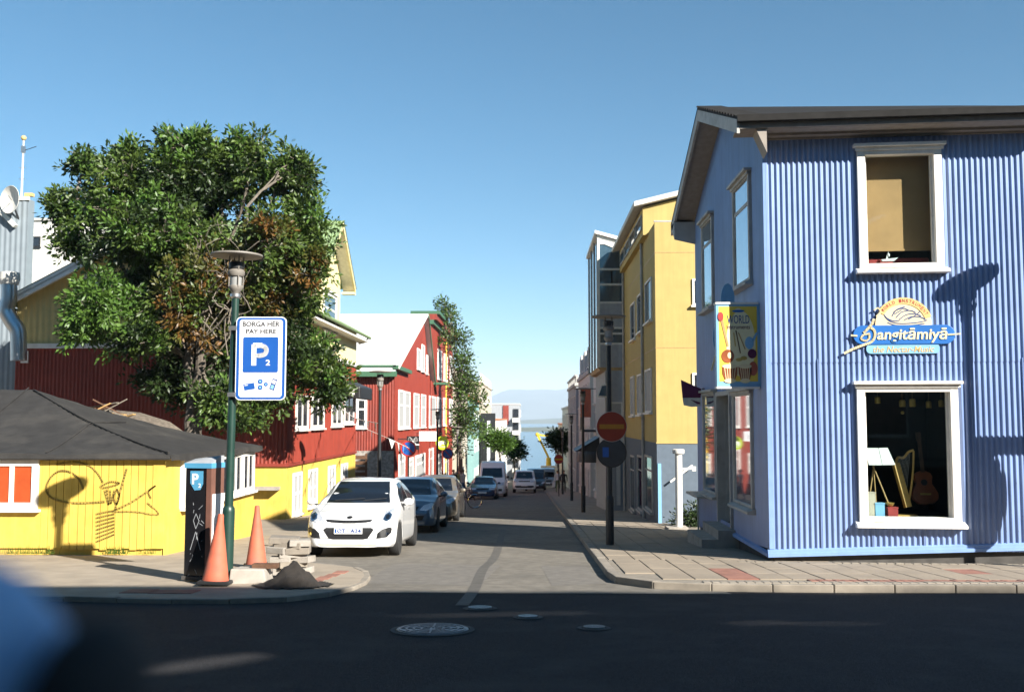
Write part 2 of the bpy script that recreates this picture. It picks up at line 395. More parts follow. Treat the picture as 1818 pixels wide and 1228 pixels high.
# ================================================================== ground, streets, sea
ys = [-600, -60, -14, 0, 20, 60, 120, 250, 396, 440, 700, 14000]
def gz2(y): return -SL * max(min(y, 440), -14) - (.0 if y <= 440 else 3)
v = []; f = []
for y in ys:
    for x in (-12000, -600, -60, 60, 600, 12000): v.append((x, y, gz2(y) - .02))
for j in range(len(ys) - 1):
    for i in range(5): f.append((j * 6 + i, j * 6 + i + 1, j * 6 + i + 7, j * 6 + i + 6))
me = bpy.data.meshes.new('ground'); me.from_pydata(v, [], f); struct(link('ground', me, 'ground_soil'))
def sheet(pts, up, name, material):
    me = bpy.data.meshes.new(name); me.from_pydata([(x, y, gz(y) + up) for x, y in pts], [], [tuple(range(len(pts)))]); return link(name, me, material)
struct(sheet([(-70, .6), (70, .6), (70, 13.8), (-70, 13.8)], 0, 'cross_street', 'asphalt'))
struct(sheet([(-6, 13.2), (2.6, 13.2), (2.0, 17), (2.0, 330), (-6, 330), (-6, 17)], .004, 'side_street', 'street_paving'))
struct(MB().prism([(-70, .6, -.24), (70, .6, -.24), (70, -4, -.2), (-70, -4, -.2)], (0, 0, .3)).build('near_pavement', 'pavement'))
# tar seam across the mouth of the street, patch sheets
def seam(pts, wd, up, name, material):
    P = [G(a, b) for a, b in pts]; P = spline(P, 6); v = []; f = []
    for i, p in enumerate(P):
        d = (P[min(i + 1, len(P) - 1)] - P[max(i - 1, 0)]); n = Vector((-d.y, d.x, 0)).normalized() * wd / 2
        for q in (p - n, p + n): v.append((q.x, q.y, gz(q.y) + up))
    for i in range(len(P) - 1): f.append((2 * i, 2 * i + 1, 2 * i + 3, 2 * i + 2))
    me = bpy.data.meshes.new(name); me.from_pydata(v, [], f); return link(name, me, material)
mat('tar', (.09, .082, .07), .8, .2)
struct(seam([(893, 940), (880, 985), (858, 1010), (842, 1046), (820, 1075)], .16, .008, 'tar_seam', 'tar'))
mat('patch', (.155, .14, .12), .85, .2, 6, .3, 120)
for q in ([(700, 1000), (890, 1003), (850, 1040), (640, 1036)], [(960, 1004), (1040, 1006), (1075, 1036), (980, 1040)]):
    P = [G(*a) for a in q]; struct(sheet([(p.x, p.y) for p in P], .006, 'asphalt_patch', 'patch'))
# raised pavements: a solid that follows the fall of the street
def pavement(pts, up, name, material):
    A = [(x, y, gz(y) + up) for x, y in pts]; B = [(x, y, gz(y) - .25) for x, y in pts]
    return struct(MB().hull(B, A).build(name, material))
KX1 = 1.12
def arc(cx, cy, r, a0, a1, n=8): return [(cx + r * math.cos(R(a0 + (a1 - a0) * k / (n - 1))), cy + r * math.sin(R(a0 + (a1 - a0) * k / (n - 1)))) for k in range(n)]
inner = [(KX1 + .16, 330), (KX1 + .16, 15.3)] + arc(2.35, 14.75, 1.05, 180, 262, 7) + [(3.6, 13.58), (70, 13.78), (70, 330)]
pr = pavement(inner, .092, 'pavement_right', 'cobble')
outer = [(KX1, 40), (KX1, 15.3)] + arc(2.35, 14.75, 1.22, 180, 262, 9) + [(3.6, 13.42), (10.5, 13.5)]
def resample(P, step):
    P = [Vector((a, b)) for a, b in P]; o = [P[0]]; acc = 0
    for a, b in zip(P, P[1:]):
        L = (b - a).length; t = step - acc
        while t <= L: o.append(a + (b - a) * t / L); t += step
        acc = (acc + L) % step
    return o
def kerbs(path, step, wd, up, parent, side):
    P = resample(path, step)
    for i, (a, b) in enumerate(zip(P, P[1:])):
        d = (b - a).normalized(); n = Vector((-d.y, d.x)) * wd * side; g = .006; j = random.uniform(-.006, .006)
        q = [a + d * g, b - d * g, b - d * g + n, a + d * g + n]
        MB().hull([(p.x, p.y, gz(p.y) - .1) for p in q], [(p.x, p.y, gz(p.y) + up + j) for p in q]).build('kerbstone', 'kerbstone', parent, bevel=.012)
kerbs(outer, .8, .15, .105, pr, 1)
MB().hull([(x, y, gz(y) - .2) for x, y in ((KX1, 40.2), (KX1 + .15, 40.2), (KX1 + .15, 330), (KX1, 330))], [(x, y, gz(y) + .105) for x, y in ((KX1, 40.2), (KX1 + .15, 40.2), (KX1 + .15, 330), (KX1, 330))]).build('far_kerb', 'kerbstone', pr)
# slabs: one mesh shared, laid in rows
def slabmesh(sx, sy, h, name, m):
    return None
def inside_r(x, y):
    if x < KX1 + .2 or y < 13.85: return False
    if x < 2.35 and y < 14.75 and math.hypot(x - 2.35, y - 14.75) > .98: return False
    return True
smesh = {}
def piece(x0, y0, x1, y1, up, material, parent, name, h=.05, gap=.006):
    k = (round(x1 - x0, 3), round(y1 - y0, 3), material, h)
    if k not in smesh:
        a, b = (x1 - x0) / 2 - gap, (y1 - y0) / 2 - gap; c = .006
        m = MB().hull([(-a, -b, -h), (a, -b, -h), (a, b, -h), (-a, b, -h)], [(-a, -b, -c), (a, -b, -c), (a, b, -c), (-a, b, -c)])
        m.v += [(-a + c, -b + c, 0), (a - c, -b + c, 0), (a - c, b - c, 0), (-a + c, b - c, 0)]
        m.f.pop(1); m.f += [(4, 5, 9, 8), (5, 6, 10, 9), (6, 7, 11, 10), (7, 4, 8, 11), (8, 9, 10, 11)]
        o = m.build(name, material); smesh[k] = o.data; bpy.data.objects.remove(o)
    o = bpy.data.objects.new(name, smesh[k]); C.objects.link(o); cy = (y0 + y1) / 2
    o.location = ((x0 + x1) / 2, cy, gz(cy) + up + random.uniform(-.003, .003)); o.rotation_euler = (-SL, random.uniform(-.004, .004), 0); o.parent = parent; return o
BX, BY = 4.02, 17.05            # south-west corner of the blue house
for r in range(4):
    y0 = 14.1 + r * .8
    for c in range(21):
        x0 = 1.36 + c * .45
        if y0 + .8 > BY - (x0 - BX) * .0875 - .22 and x0 > BX - .3: 
            if y0 > BY - (x0 - BX) * .0875 - .5: continue
        if not inside_r(x0 + .05, y0 + .1): continue
        if x0 > 9.5: continue
        piece(x0, y0, x0 + .45, y0 + .8, .105, 'slab_red' if (r == 0 and c in (3,)) or random.random() < .02 else 'slab', pr, 'slab')
for r in range(17):
    for c in range(6):
        x0 = 1.3 + c * .45; y0 = 17.3 + r * .8; piece(x0, y0, x0 + .45, y0 + .8, .105, 'slab', pr, 'slab')
struct(sheet([(1.3, 30.95), (4.1, 30.95), (4.1, 200), (1.3, 200)], .1, 'far_pavement', 'pavement'))
# border pavers along the kerb, some of them red
for c in range(62):
    x0 = 2.3 + c * .115
    piece(x0, 13.62 + .012 * (x0 - 3.6) * .9, x0 + .115, 13.82 + .012 * (x0 - 3.6) * .9, .108, 'kerbstone', pr, 'paver', .05, .004)
    if 12 < c < 42: piece(x0, 13.84, x0 + .115, 14.08, .108, 'slab_red', pr, 'paver', .05, .004)
    elif c >= 42: piece(x0, 13.84, x0 + .115, 14.08, .108, 'cobble', pr, 'paver', .05, .004)
for c in range(40):
    x0 = BX - .6 + c * .14; y1 = BY - .12 - (x0 - BX) * .0875
    piece(x0, y1 - .15, x0 + .14, y1, .108, 'cobble', pr, 'cobble', .05, .006)
lp = [(-70, 12.9), (-7, 12.5), (-5, 12.2), (-4, 12.1), (-3.2, 12.18), (-2.75, 12.6), (-2.5, 13.2), (-2.4, 14), (-2.5, 15.2), (-2.9, 16.2), (-3.8, 17), (-4.5, 17.6), (-4.55, 330), (-70, 330)]
pL = pavement(lp, .06, 'pavement_left', 'pavement')
kerbs([(-12, 12.62), (-7, 12.42), (-5, 12.11), (-4, 12.01), (-3.15, 12.08), (-2.68, 12.53), (-2.42, 13.15), (-2.32, 14), (-2.42, 15.25), (-2.84, 16.28), (-3.76, 17.09), (-4.45, 17.66), (-4.47, 34)], .7, .1, .062, pL, 1)
for i, (a, b) in enumerate([(575, 1022), (590, 1017), (605, 1012), (560, 1027), (285, 1046), (310, 1046), (335, 1046), (260, 1045), (235, 1045)]):
    p = G(a, b, .09); piece(p.x - .1, p.y - .2, p.x + .1, p.y + .2, .068, 'slab_red', pL, 'paver', .03)
# manhole covers
def manhole(px, py, r, label):
    p = G(px, py); t = thing('manhole_cover', label, 'manhole cover', (p.x, p.y, gz(p.y)), 'manhole covers in the roadway', world=False); t.rotation_euler = (-SL, 0, 0)
    MB().lathe([(r + .06, .004), (r + .06, .009), (r + .012, .011), (r + .01, .004)], 40).build('ring', 'concrete_dark', t)
    pl = MB().lathe([(r, .0), (r, .014), (r - .01, .017), (.01, .018)], 40).build('plate', 'iron', t)
    for k in (.32, .52, .72, .9): MB().lathe([(r * k + .012, .016), (r * k + .012, .0235), (r * k - .012, .0235), (r * k - .012, .016)], 40).build('rib_ring', 'iron', pl)
    for k in range(8): 
        a = k * math.pi / 4; MB().bar((math.cos(a) * r * .12, math.sin(a) * r * .12, .019), (math.cos(a) * r * .9, math.sin(a) * r * .9, .019), .014, .012).build('spoke', 'iron', pl)
manhole(768, 1118, .36, 'largest round iron manhole cover with concentric rings in shaded road')
manhole(852, 1080, .14, 'smallest flat manhole cover just beyond the streak of light')
manhole(937, 1096, .105, 'small manhole cover lying in the streak of light')
manhole(1055, 1115, .11, 'small dark manhole cover furthest right in the shaded road')
# ------------------------------------------------------------------ sea, island, far shore, mountains
SEA = -22
m = mat('sea_water', (.02, .085, .15), .18, .15, .01, .35, .12, spec=.5)
me = bpy.data.meshes.new('sea'); me.from_pydata([(-11000, 397, SEA), (11000, 397, SEA), (11000, 11500, SEA), (-11000, 11500, SEA)], [], [(0, 1, 2, 3)]); struct(link('sea', me, 'sea_water'))
def ridge(name, y, x0, x1, hf, depth, material, n=160):
    v = []; f = []; rows = 9
    for i in range(n + 1):
        x = x0 + (x1 - x0) * i / n; h = hf(x)
        for j in range(rows):
            t = j / (rows - 1); prof = math.sin(math.pi * t) ** .8
            v.append((x, y + depth * t, SEA - 1 + (h + 1) * prof * (1 + .12 * math.sin(x * .004 + j * 2.1) + .05 * math.sin(x * .013 + j))))
    for i in range(n):
        for j in range(rows - 1): a = i * rows + j; f.append((a, a + rows, a + rows + 1, a + 1))
    me = bpy.data.meshes.new(name); me.from_pydata(v, [], f); return struct(link(name, me, material, None, True, 0, 60))
ridge('island', 1750, -1400, 1500, lambda x: 6 + 1.5 * math.sin(x * .01) , 260, 'land')
ridge('far_shore', 4200, -9000, 9000, lambda x: 16 + 7 * math.sin(x * .003) + 4 * math.sin(x * .011), 900, 'land')
ridge('mountains', 8200, -9500, 9500, lambda x: 235 + 38 * math.sin(x * .0016 + .9) + 16 * math.sin(x * .0051 + 1) + 7 * math.sin(x * .017), 2800, 'mountain_rock', 260)
HZ = True
if HZ:
    o = struct(MB().box(-11800, -500, -40, 11800, 11900, 345).build('haze', None), 'stuff')
    m = bpy.data.materials.new('haze_air'); m.use_nodes = True; n = m.node_tree; n.nodes.clear()
    out = n.nodes.new('ShaderNodeOutputMaterial'); pv = n.nodes.new('ShaderNodeVolumePrincipled')
    pv.inputs['Color'].default_value = (.7, .85, 1, 1); pv.inputs['Density'].default_value = 1.4e-4; pv.inputs['Anisotropy'].default_value = -.12
    n.links.new(pv.outputs[0], out.inputs['Volume']); o.data.materials.append(m)
# ================================================================== blue corner house
HB = thing('corner_house', 'blue corrugated two-storey corner house with white framed windows', 'house', (BX, BY, gz(BY)))
TH = R(5); bs = Pl((BX, BY, 0), (math.cos(TH), -math.sin(TH), 0), (0, 0, 1))      # south front
bw = Pl((BX, BY + 7.3, 0), (0, -1, 0), (0, 0, 1))                                   # west side, u towards the camera
BL = 4.8; zbase = gz(BY) + .3; zeave = 6.42
def pxr(pl, x0, y0, x1, y1):
    a = pl.uv(x0, (y0 + y1) / 2)[0]; b = pl.uv(x1, (y0 + y1) / 2)[0]; m = (x0 + x1) / 2
    return min(a, b), max(a, b), pl.uv(m, y1)[1] + pl.o.z, pl.uv(m, y0)[1] + pl.o.z
UW = pxr(bs, 1522, 262, 1672, 476); LW = pxr(bs, 1522, 682, 1702, 926)
cut = lambda r, e=.05: (r[0] + e, r[1] - e, r[2] + e, r[3] - e)
zmid = 2.55
wall(bs, 'lower_sheets', 'blue_steel', HB, 0, BL, zbase, zmid, [cut(LW)], .092, .016)
wall(Pl((BX, BY, 0) + 0 * Vector() if False else Vector((BX, BY, 0)) + bs.n * .007, bs.u, (0, 0, 1)), 'upper_sheets', 'blue_steel', HB, 0, BL, zmid - .06, zeave, [cut(UW)], .092, .016)
W2 = [pxr(bw, 1306, 318, 1336, 506), pxr(bw, 1250, 388, 1269, 548), pxr(bw, 1306, 694, 1340, 896), pxr(bw, 1252, 696, 1275, 874)]
DR = pxr(bw, 1277, 694, 1302, 930)
ridge_u = 3.65; RZ = 8.0
gable = lambda u: zeave - .05 + (RZ - zeave + .05) * (1 - abs(u - ridge_u) / 3.65)
wall(bw, 'west_wall', 'blue_steel', HB, 0, 7.3, lambda u: gz(BY + 7.3 - u) + .3, gable, [cut(r) for r in W2] + [cut(DR)], .092, .016)
bw2 = Pl((BX + .02, BY + 7.3, 0), (1, 0, 0), (0, 0, 1))
WX_ = BX + 2.0       # unseen rear cut narrower so sun reaches the gap behind the house
MB().box(BX + .02, BY + 7.28, gz(BY + 7.3), WX_, BY + 7.3, zeave - .05).build('north_wall', 'blue_steel', HB)
MB().prism([(WX_, BY + 3.7, -1.6), (WX_, BY + 7.28, -1.6), (WX_, BY + 7.28, zeave - .1), (WX_, BY + 3.7, RZ - .1)], (.02, 0, 0)).build('cutback_wall', 'blue_steel', HB)
MB().box(WX_ + .03, BY + 3.66, gz(BY + 3.7) - .3, BX + 4.8, BY + 3.7, RZ - .05).build('rear_wall', 'blue_steel', HB)
MB().prism([bs.pt(BL, gz(BY) - .2), bs.pt(BL, zeave), (BX + BL, BY + 3.65, RZ), (BX + BL, BY + 3.65, -1.8)], (.02, 0, 0)).build('east_wall', 'blue_steel', HB)
# foundation set back under the sheet, and the drip trim
mb = MB(); bs.rect(mb, .04, gz(BY) - .6, BL, zbase + .02, -.25, -.05); mb.build('foundation', 'concrete_dark', HB)
MB().box(BX + .05, BY + .02, -2.0, BX + .25, BY + 7.25, zbase - .1).build('foundation', 'concrete_dark', HB)
t0 = bs.uv(1362, 980)[1]; t1 = bs.uv(1818, 968)[1]; um = bs.uv(1818, 970)[0]
q = lambda u: t0 + (t1 - t0) * u / um
for nm, a, b, d in (('base_trim', -.075, .0, .07), ('drip_board', -.02, .05, .045)):
    A = [bs.pt(-.06, q(0) + a, 0), bs.pt(-.06, q(0) + b, 0), bs.pt(-.06, q(0) + b - .02, d), bs.pt(-.06, q(0) + a, d)]
    B = [bs.pt(BL, q(BL) + a, 0), bs.pt(BL, q(BL) + b, 0), bs.pt(BL, q(BL) + b - .02, d), bs.pt(BL, q(BL) + a, d)]
    MB().hull(A, B).build(nm, 'blue_trim', HB)
zt_ = q(0)
MB().hull([(BX - .07, BY, zt_ - .075), (BX - .07, BY, zt_ - .02), (BX, BY, zt_), (BX, BY, zt_ - .075)], [(BX - .07, BY + 4.0, zt_ - .075), (BX - .07, BY + 4.0, zt_ - .02), (BX, BY + 4.0, zt_), (BX, BY + 4.0, zt_ - .075)]).build('base_trim', 'blue_trim', HB)
bs.rect(MB(), -.03, zbase, .05, zeave, .002, .02).build('corner_strip', 'blue_trim', HB)
# screws in rows on the front
sm = MB()
for z in np.arange(zbase + .35, zeave, .78):
    for u in np.arange(.115, 4.6, .184):
        if any(r[0] - .1 < u < r[1] + .1 and r[2] - .1 < z < r[3] + .1 for r in (UW, LW)): continue
        sm.cyl(bs.pt(u, z, .012), bs.pt(u, z, .019), .008, .005, 6)
struct(sm.build('screw_heads', 'steel', HB), 'stuff')
# roof: two slopes, ridge along the street front, overhanging
OV = .56; OW = .52
ey = lambda u: None
fe = lambda u, d, z: bs.pt(u, z, d)
ang = math.atan2(RZ - zeave - .3, 3.65); 
ridgeA = Vector((BX - OW, BY + 3.65, RZ + .1)); ridgeB = Vector((BX + BL, BY + 3.65, RZ + .1))
zf = zeave + .2 + .0
fA = bs.pt(-OW, zf, OV); fB = bs.pt(BL, zf, OV)
slab([fA, fB, ridgeB, ridgeA], .07, 'roof', 'roof_dark', HB)
zn = zeave + .0
nA = Vector((BX - OW, BY + 7.3 + OV, zn)); nB = Vector((WX_ + .1, BY + 7.3 + OV, zn))
slab([nA, ridgeA, Vector((WX_ + .1, ridgeA.y, ridgeA.z)), nB], .07, 'roof', 'roof_dark', HB)
# wavy edge of the roof sheet
v = []; f = []
for i in range(121):
    u = -OW + (BL + OW) * i / 120
for i in range(80):
    t = i / 79; a = fA.lerp(ridgeA, t); v += [tuple(a + Vector((-.03, 0, .012 + .022 * math.sin(i * 1.25)))), tuple(a + Vector((.5, 0, .012 + .022 * math.sin(i * 1.25))))]
for i in range(79): f.append((2 * i, 2 * i + 1, 2 * i + 3, 2 * i + 2))
me = bpy.data.meshes.new('roof_sheet'); me.from_pydata(v, [], f); link('roof_sheet', me, 'roof_dark', HB, True)
# front cornice: gutter, fascia, soffit
for nm, z0, z1, d0, d1, m_ in (('gutter', -.11, .0, OV - .02, OV + .1, 'roof_dark'), ('fascia', -.2, -.07, OV - .08, OV - .02, 'soffit'), ('soffit', -.205, -.17, -.02, OV - .08, 'soffit'), ('frieze_board', -.28, -.206, .015, .06, 'soffit'), ('cornice_moulding', -.25, -.206, .06, .2, 'soffit')):
    mb = MB(); bs.rect(mb, -OW + (.0 if d1 > .3 else OW), zf + z0, BL, zf + z1, d0, d1); mb.build(nm, m_, HB)
for a, b in ((-.26, .12),):
    P = [(-OW + .02, zf - .62), (-OW + .3, zf - .2), (-OW + .02, zf - .2)]
bs.plate(MB(), [(-.02, zf - .62), (-.02, zf - .2), (-.2, zf - .2)], OV - .5, OV - .06).build('corner_bracket', 'soffit', HB)
# barge boards and rake soffit on the west gable
def rake(a, b, nm='bargeboard'):
    a = Vector(a); b = Vector(b); dn = Vector((0, 0, -.24))
    MB().hull([a, b, b + dn, a + dn], [p + Vector((.05, 0, 0)) for p in (a, b, b + dn, a + dn)]).build(nm, 'grey_paint', HB)
    i = Vector((OW, 0, -.13)); j = Vector((.04, 0, -.13)); e = Vector((0, 0, -.03))
    MB().hull([a + j, b + j, b + i, a + i], [a + j + e, b + j + e, b + i + e, a + i + e]).build('rake_soffit', 'soffit', HB)
rake(fA - Vector((0, 0, .05)), ridgeA - Vector((0, 0, .06))); rake(ridgeA - Vector((0, 0, .06)), nA - Vector((0, 0, .05)))
MB().hull([(BX - OW, BY + 7.3 - .05, zn - .5), (BX - OW, BY + 7.3 + OV, zn - .06), (BX - OW, BY + 7.3 - .05, zn - .06)], [(BX, BY + 7.25, zn - .62), (BX, BY + 7.3 + OV, zn - .06), (BX, BY + 7.25, zn - .06)]).build('eave_return', 'grey_paint', HB)
# windows with real openings
for k_ in range(1, 6): bs.rect(MB(), k_ * .828 - .006, zbase, k_ * .828 + .006, LW[2] - .15 if LW[0] < k_ * .828 < LW[1] else zmid, .0, .0175).build('sheet_lap', 'blue_steel', HB)
def bigwin(pl, r, par, gm, shade, name='window', fw=.13, rows=()):
    u0, u1, z0, z1 = r; v0, v1 = z0 - pl.o.z, z1 - pl.o.z
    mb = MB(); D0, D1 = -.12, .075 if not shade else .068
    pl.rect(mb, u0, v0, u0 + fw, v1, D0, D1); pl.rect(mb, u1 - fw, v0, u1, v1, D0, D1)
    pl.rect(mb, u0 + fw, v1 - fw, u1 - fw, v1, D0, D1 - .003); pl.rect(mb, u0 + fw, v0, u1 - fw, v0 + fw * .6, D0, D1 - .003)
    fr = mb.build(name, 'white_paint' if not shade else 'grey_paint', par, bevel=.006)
    m_ = 'white_paint' if not shade else 'grey_paint'  # shaded copy of the white frames: grey stands for west-side shade
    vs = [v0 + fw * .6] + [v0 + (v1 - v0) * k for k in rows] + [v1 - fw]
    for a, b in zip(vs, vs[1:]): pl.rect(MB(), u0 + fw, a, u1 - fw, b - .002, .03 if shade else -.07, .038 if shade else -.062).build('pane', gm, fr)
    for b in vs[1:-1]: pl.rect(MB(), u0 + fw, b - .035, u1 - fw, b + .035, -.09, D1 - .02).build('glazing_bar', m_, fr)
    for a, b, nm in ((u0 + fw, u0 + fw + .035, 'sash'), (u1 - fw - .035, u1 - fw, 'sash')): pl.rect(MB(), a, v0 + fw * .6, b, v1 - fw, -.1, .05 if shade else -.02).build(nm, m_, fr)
    k = pl.pt
    MB().hull([k(u0 - .06, v0 - .1, .0), k(u0 - .06, v0 - .09, D1 + .1), k(u0 - .06, v0 - .045, D1 + .1), k(u0 - .06, v0 + .01, .0)], [k(u1 + .06, v0 - .1, 0), k(u1 + .06, v0 - .09, D1 + .1), k(u1 + .06, v0 - .045, D1 + .1), k(u1 + .06, v0 + .01, 0)]).build('sill', m_, fr)
    pl.rect(MB(), u0 - .06, v1, u1 + .06, v1 + .05, -.0, D1 + .09).build('lintel', m_, fr); pl.rect(MB(), u0 - .03, v1 - .003, u1 + .03, v1 - .06, D1, D1 + .03).build('lintel_moulding', m_, fr)
    return fr
wu = bigwin(bs, UW, HB, 'clear_glass', 0); wl = bigwin(bs, LW, HB, 'clear_glass', 0)
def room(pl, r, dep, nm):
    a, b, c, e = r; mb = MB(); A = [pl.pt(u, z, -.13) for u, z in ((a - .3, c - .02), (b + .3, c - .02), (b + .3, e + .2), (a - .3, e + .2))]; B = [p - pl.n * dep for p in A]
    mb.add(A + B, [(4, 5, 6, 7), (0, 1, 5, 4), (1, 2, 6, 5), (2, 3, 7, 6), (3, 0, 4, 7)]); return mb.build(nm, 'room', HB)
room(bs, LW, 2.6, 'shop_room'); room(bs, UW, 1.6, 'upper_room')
bl = MB(); bs.rect(bl, UW[0], UW[2] + .36, UW[1], UW[3], -.3, -.292); bo = bl.build('roller_blind', 'blind', wu)
bs.rect(MB(), UW[0] + .03, UW[2] + .34, UW[1] - .03, UW[2] + .375, -.31, -.28).build('blind_rail', 'blind', wu)
u, z = bs.uv(1584, 390); mb = MB(); mb.cyl(bs.pt(u, UW[2] + .3, -.3), bs.pt(u, UW[3] - .1, -.3), .006, n=6); mb.build('blind_cord', 'cloth_white', wu)
MB().ball(bs.pt(u, UW[2] + .27, -.3), .025, .025, .035).build('cord_weight', 'cloth_white', wu, True)
for i, r in enumerate(W2): bigwin(bw, r, HB, 'glass_sky', 1, fw=.09, rows=(.72,) if i < 2 else ())
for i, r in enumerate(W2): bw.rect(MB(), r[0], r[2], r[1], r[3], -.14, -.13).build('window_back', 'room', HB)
# door in the west wall, recessed, with two steps
mb = MB(); u0, u1, z0, z1 = DR
bw.rect(mb, u0, z0, u0 + .09, z1, -.1, .07); bw.rect(mb, u1 - .09, z0, u1, z1, -.1, .07); bw.rect(mb, u0 + .09, z1 - .09, u1 - .09, z1, -.1, .067)
d_ = mb.build('door', 'grey_paint', HB)
bw.rect(MB(), u0 + .09, z0, u1 - .09, z1 - .09, -.35, -.3).build('door_leaf', 'grey_paint', d_); bw.rect(MB(), u0 + .25, z0 + 1.0, u1 - .25, z1 - .25, -.3, -.29).build('door_pane', 'glass_dark', d_)
bw.rect(MB(), u0 + .09, z0, u0 + .11, z1 - .09, -.3, -.1).build('door_reveal', 'grey_paint', d_); bw.rect(MB(), u1 - .11, z0, u1 - .09, z1 - .09, -.3, -.1).build('door_reveal', 'grey_paint', d_)
MB().ball(bw.pt(u1 - .16, z0 + 1.0, -.27), .03, .03, .03).build('door_knob', 'chrome', d_, True)
for i, (h, e) in enumerate(((z0 - .02, .35), (z0 - .2, .68))): bw.rect(MB(), u0 - .15, gz(BY + 4) - .2, u1 + .15, h, -.3 if i == 0 else .35, e).build('door_step', 'concrete', HB)
MB().box(BX - .32, BY + 5.6, -.25, BX, BY + 7.2, -.2).build('wall_shelf', 'grey_paint', HB); MB().cyl((BX - .28, BY + 5.7, gz(22.7)), (BX - .28, BY + 5.7, -.25), .02).build('shelf_post', 'grey_paint', HB)

# things in the shop window
def wp(px, py, d): 
    c = Vector((0, 0, CAMZ)); r_ = ray(px, py); t = ((bs.o - bs.n * d) - c).dot(bs.n) / r_.dot(bs.n); return c + r_ * t
fl = LW[2] + .03
H_ = thing('harp', 'small honey-coloured wooden harp standing in shop window', 'harp', wp(1608, 908, .55))
sb = [wp(1592, 828, .6), wp(1612, 892, .5)]
MB().bar(wp(1590, 822, .62), wp(1612, 900, .5), .12, .1, (1, 0, 0)).build('soundbox', 'wood_honey', H_)
MB().tube(spline([wp(1611, 900, .5), wp(1617, 870, .5), wp(1621, 835, .52), wp(1622, 800, .55)]), .018, 8).build('pillar', 'wood_honey', H_, True)
MB().tube(spline([wp(1590, 824, .62), wp(1594, 812, .62), wp(1604, 812, .6), wp(1613, 802, .58), wp(1622, 799, .55)]), .022, 8).build('neck', 'wood_honey', H_, True)
for k in range(9):
    t = .1 + .09 * k; MB().cyl(wp(1590 + 22 * t, 822 + 78 * t, .56), wp(1594 + 26 * t, 812 - 10 * t, .58), .002, n=4).build('string', 'cloth_white', H_)
p = wp(1608, 906, .5); MB().box(p.x - .17, p.y - .1, fl - .02, p.x + .17, p.y + .1, fl + .045).build('foot', 'wood_honey', H_)
GT = thing('guitar', 'red-brown acoustic guitar leaning at the back of shop window', 'guitar', wp(1645, 900, .9))
gp = Pl(wp(1642, 866, .9), bs.u, Vector((0, .25, 1)).normalized())
def gout(k=1): return [(x * k, y * k) for x, y in [(0, -.3), (.14, -.28), (.22, -.2), (.235, -.1), (.19, .0), (.14, .08), (.15, .16), (.165, .22), (.13, .29), (.05, .32), (-.05, .32), (-.13, .29), (-.165, .22), (-.15, .16), (-.14, .08), (-.19, 0), (-.235, -.1), (-.22, -.2), (-.14, -.28)]]
gp.plate(MB(), gout(.95), -.1, 0).build('body', 'rosewood', GT, bevel=.01); gp.plate(MB(), circ(0, .1, .055), .0, .004).build('sound_hole', 'black', GT); gp.rect(MB(), -.09, -.12, .09, -.09, .0, .012).build('bridge', 'gold', GT)
gp.rect(MB(), -.03, .28, .03, .85, -.02, .015).build('neck', 'wood_dark', GT); gp.rect(MB(), -.045, .85, .045, 1.0, -.03, .0).build('headstock', 'wood_dark', GT)
MS = thing('music_stand', 'music stand holding an open white score in shop window', 'music stand', wp(1565, 905, .4))
ms = Pl(wp(1562, 810, .35), bs.u, Vector((0, .6, 1)).normalized())
ms.rect(MB(), -.215, -.17, .004, .16, 0, .01).build('page', 'cloth_white', MS); ms.plate(MB(), [(.012, -.17), (.22, -.165), (.16, .165), (.012, .16)], 0, .012).build('page', 'cloth_white', MS)
MB().cyl(wp(1548, 822, .4), wp(1580, 900, .35), .012).build('leg', 'wood', MS); MB().cyl(wp(1552, 822, .45), wp(1541, 900, .4), .012).build('leg', 'wood', MS); MB().cyl(wp(1550, 822, .5), wp(1556, 900, .6), .012).build('leg', 'wood', MS)
for i, (px, wd, hh, m_, lb) in enumerate([(1546, .13, .42, 'beige', 'tall pale box at the left end of the shop window floor'), (1560, .16, .24, 'light_blue', 'pale blue patterned box on the shop window floor'), (1583, .17, .17, 'cloth_red', 'dusky red box beside the harp foot')]):
    p = wp(px, 905, .3); t = thing('box', lb, 'box', (p.x, p.y, fl), 'boxes on the shop window floor'); MB().box(p.x - wd / 2, p.y - .07, fl, p.x + wd / 2, p.y + .07, fl + hh).build('carton', m_, t, bevel=.005); MB().box(p.x - wd / 2 - .006, p.y - .076, fl + hh, p.x + wd / 2 + .006, p.y + .076, fl + hh + .02).build('lid', m_, t)
p = wp(1580, 890, .3); bwl = tag(MB().lathe([(.02, 0), (.05, .02), (.075, .07), (.07, .07), (.045, .025), (.005, .02)], 16, (p.x, p.y, fl + .191)).build('singing_bowl', 'gold', None, True), 'small metal bowl standing on the dusky red box', 'bowl')
for i, (px, py, w_, h_) in enumerate([(1558, 716, .05, .1), (1602, 722, .055, .1), (1620, 722, .055, .12), (1649, 724, .05, .1), (1671, 722, .045, .1)]):
    p = wp(px, py, .5 + .1 * (i % 2)); t = thing('wind_chime', 'hanging bamboo chime, number %s from the left across the top of the shop window' % ['first', 'second', 'third', 'fourth', 'fifth'][i], 'chime', p, 'chimes hanging in the shop window')
    MB().lathe([(w_ * .8, 0), (w_, .01), (w_, h_), (w_ * .7, h_ + .02), (.004, h_ + .025)], 12, p).build('bell', 'gold', t, True); MB().cyl(p + Vector((0, 0, h_)), p + Vector((0, 0, .45)), .003, n=4).build('cord', 'wood', t)
    if i == 1: MB().ball(p + Vector((0, 0, -.1)), .03, .03, .03).build('clapper', 'gold', t, True)
BT = thing('model_boat', 'small white model boat on the upper window ledge', 'model boat', wp(1578, 466, .2))
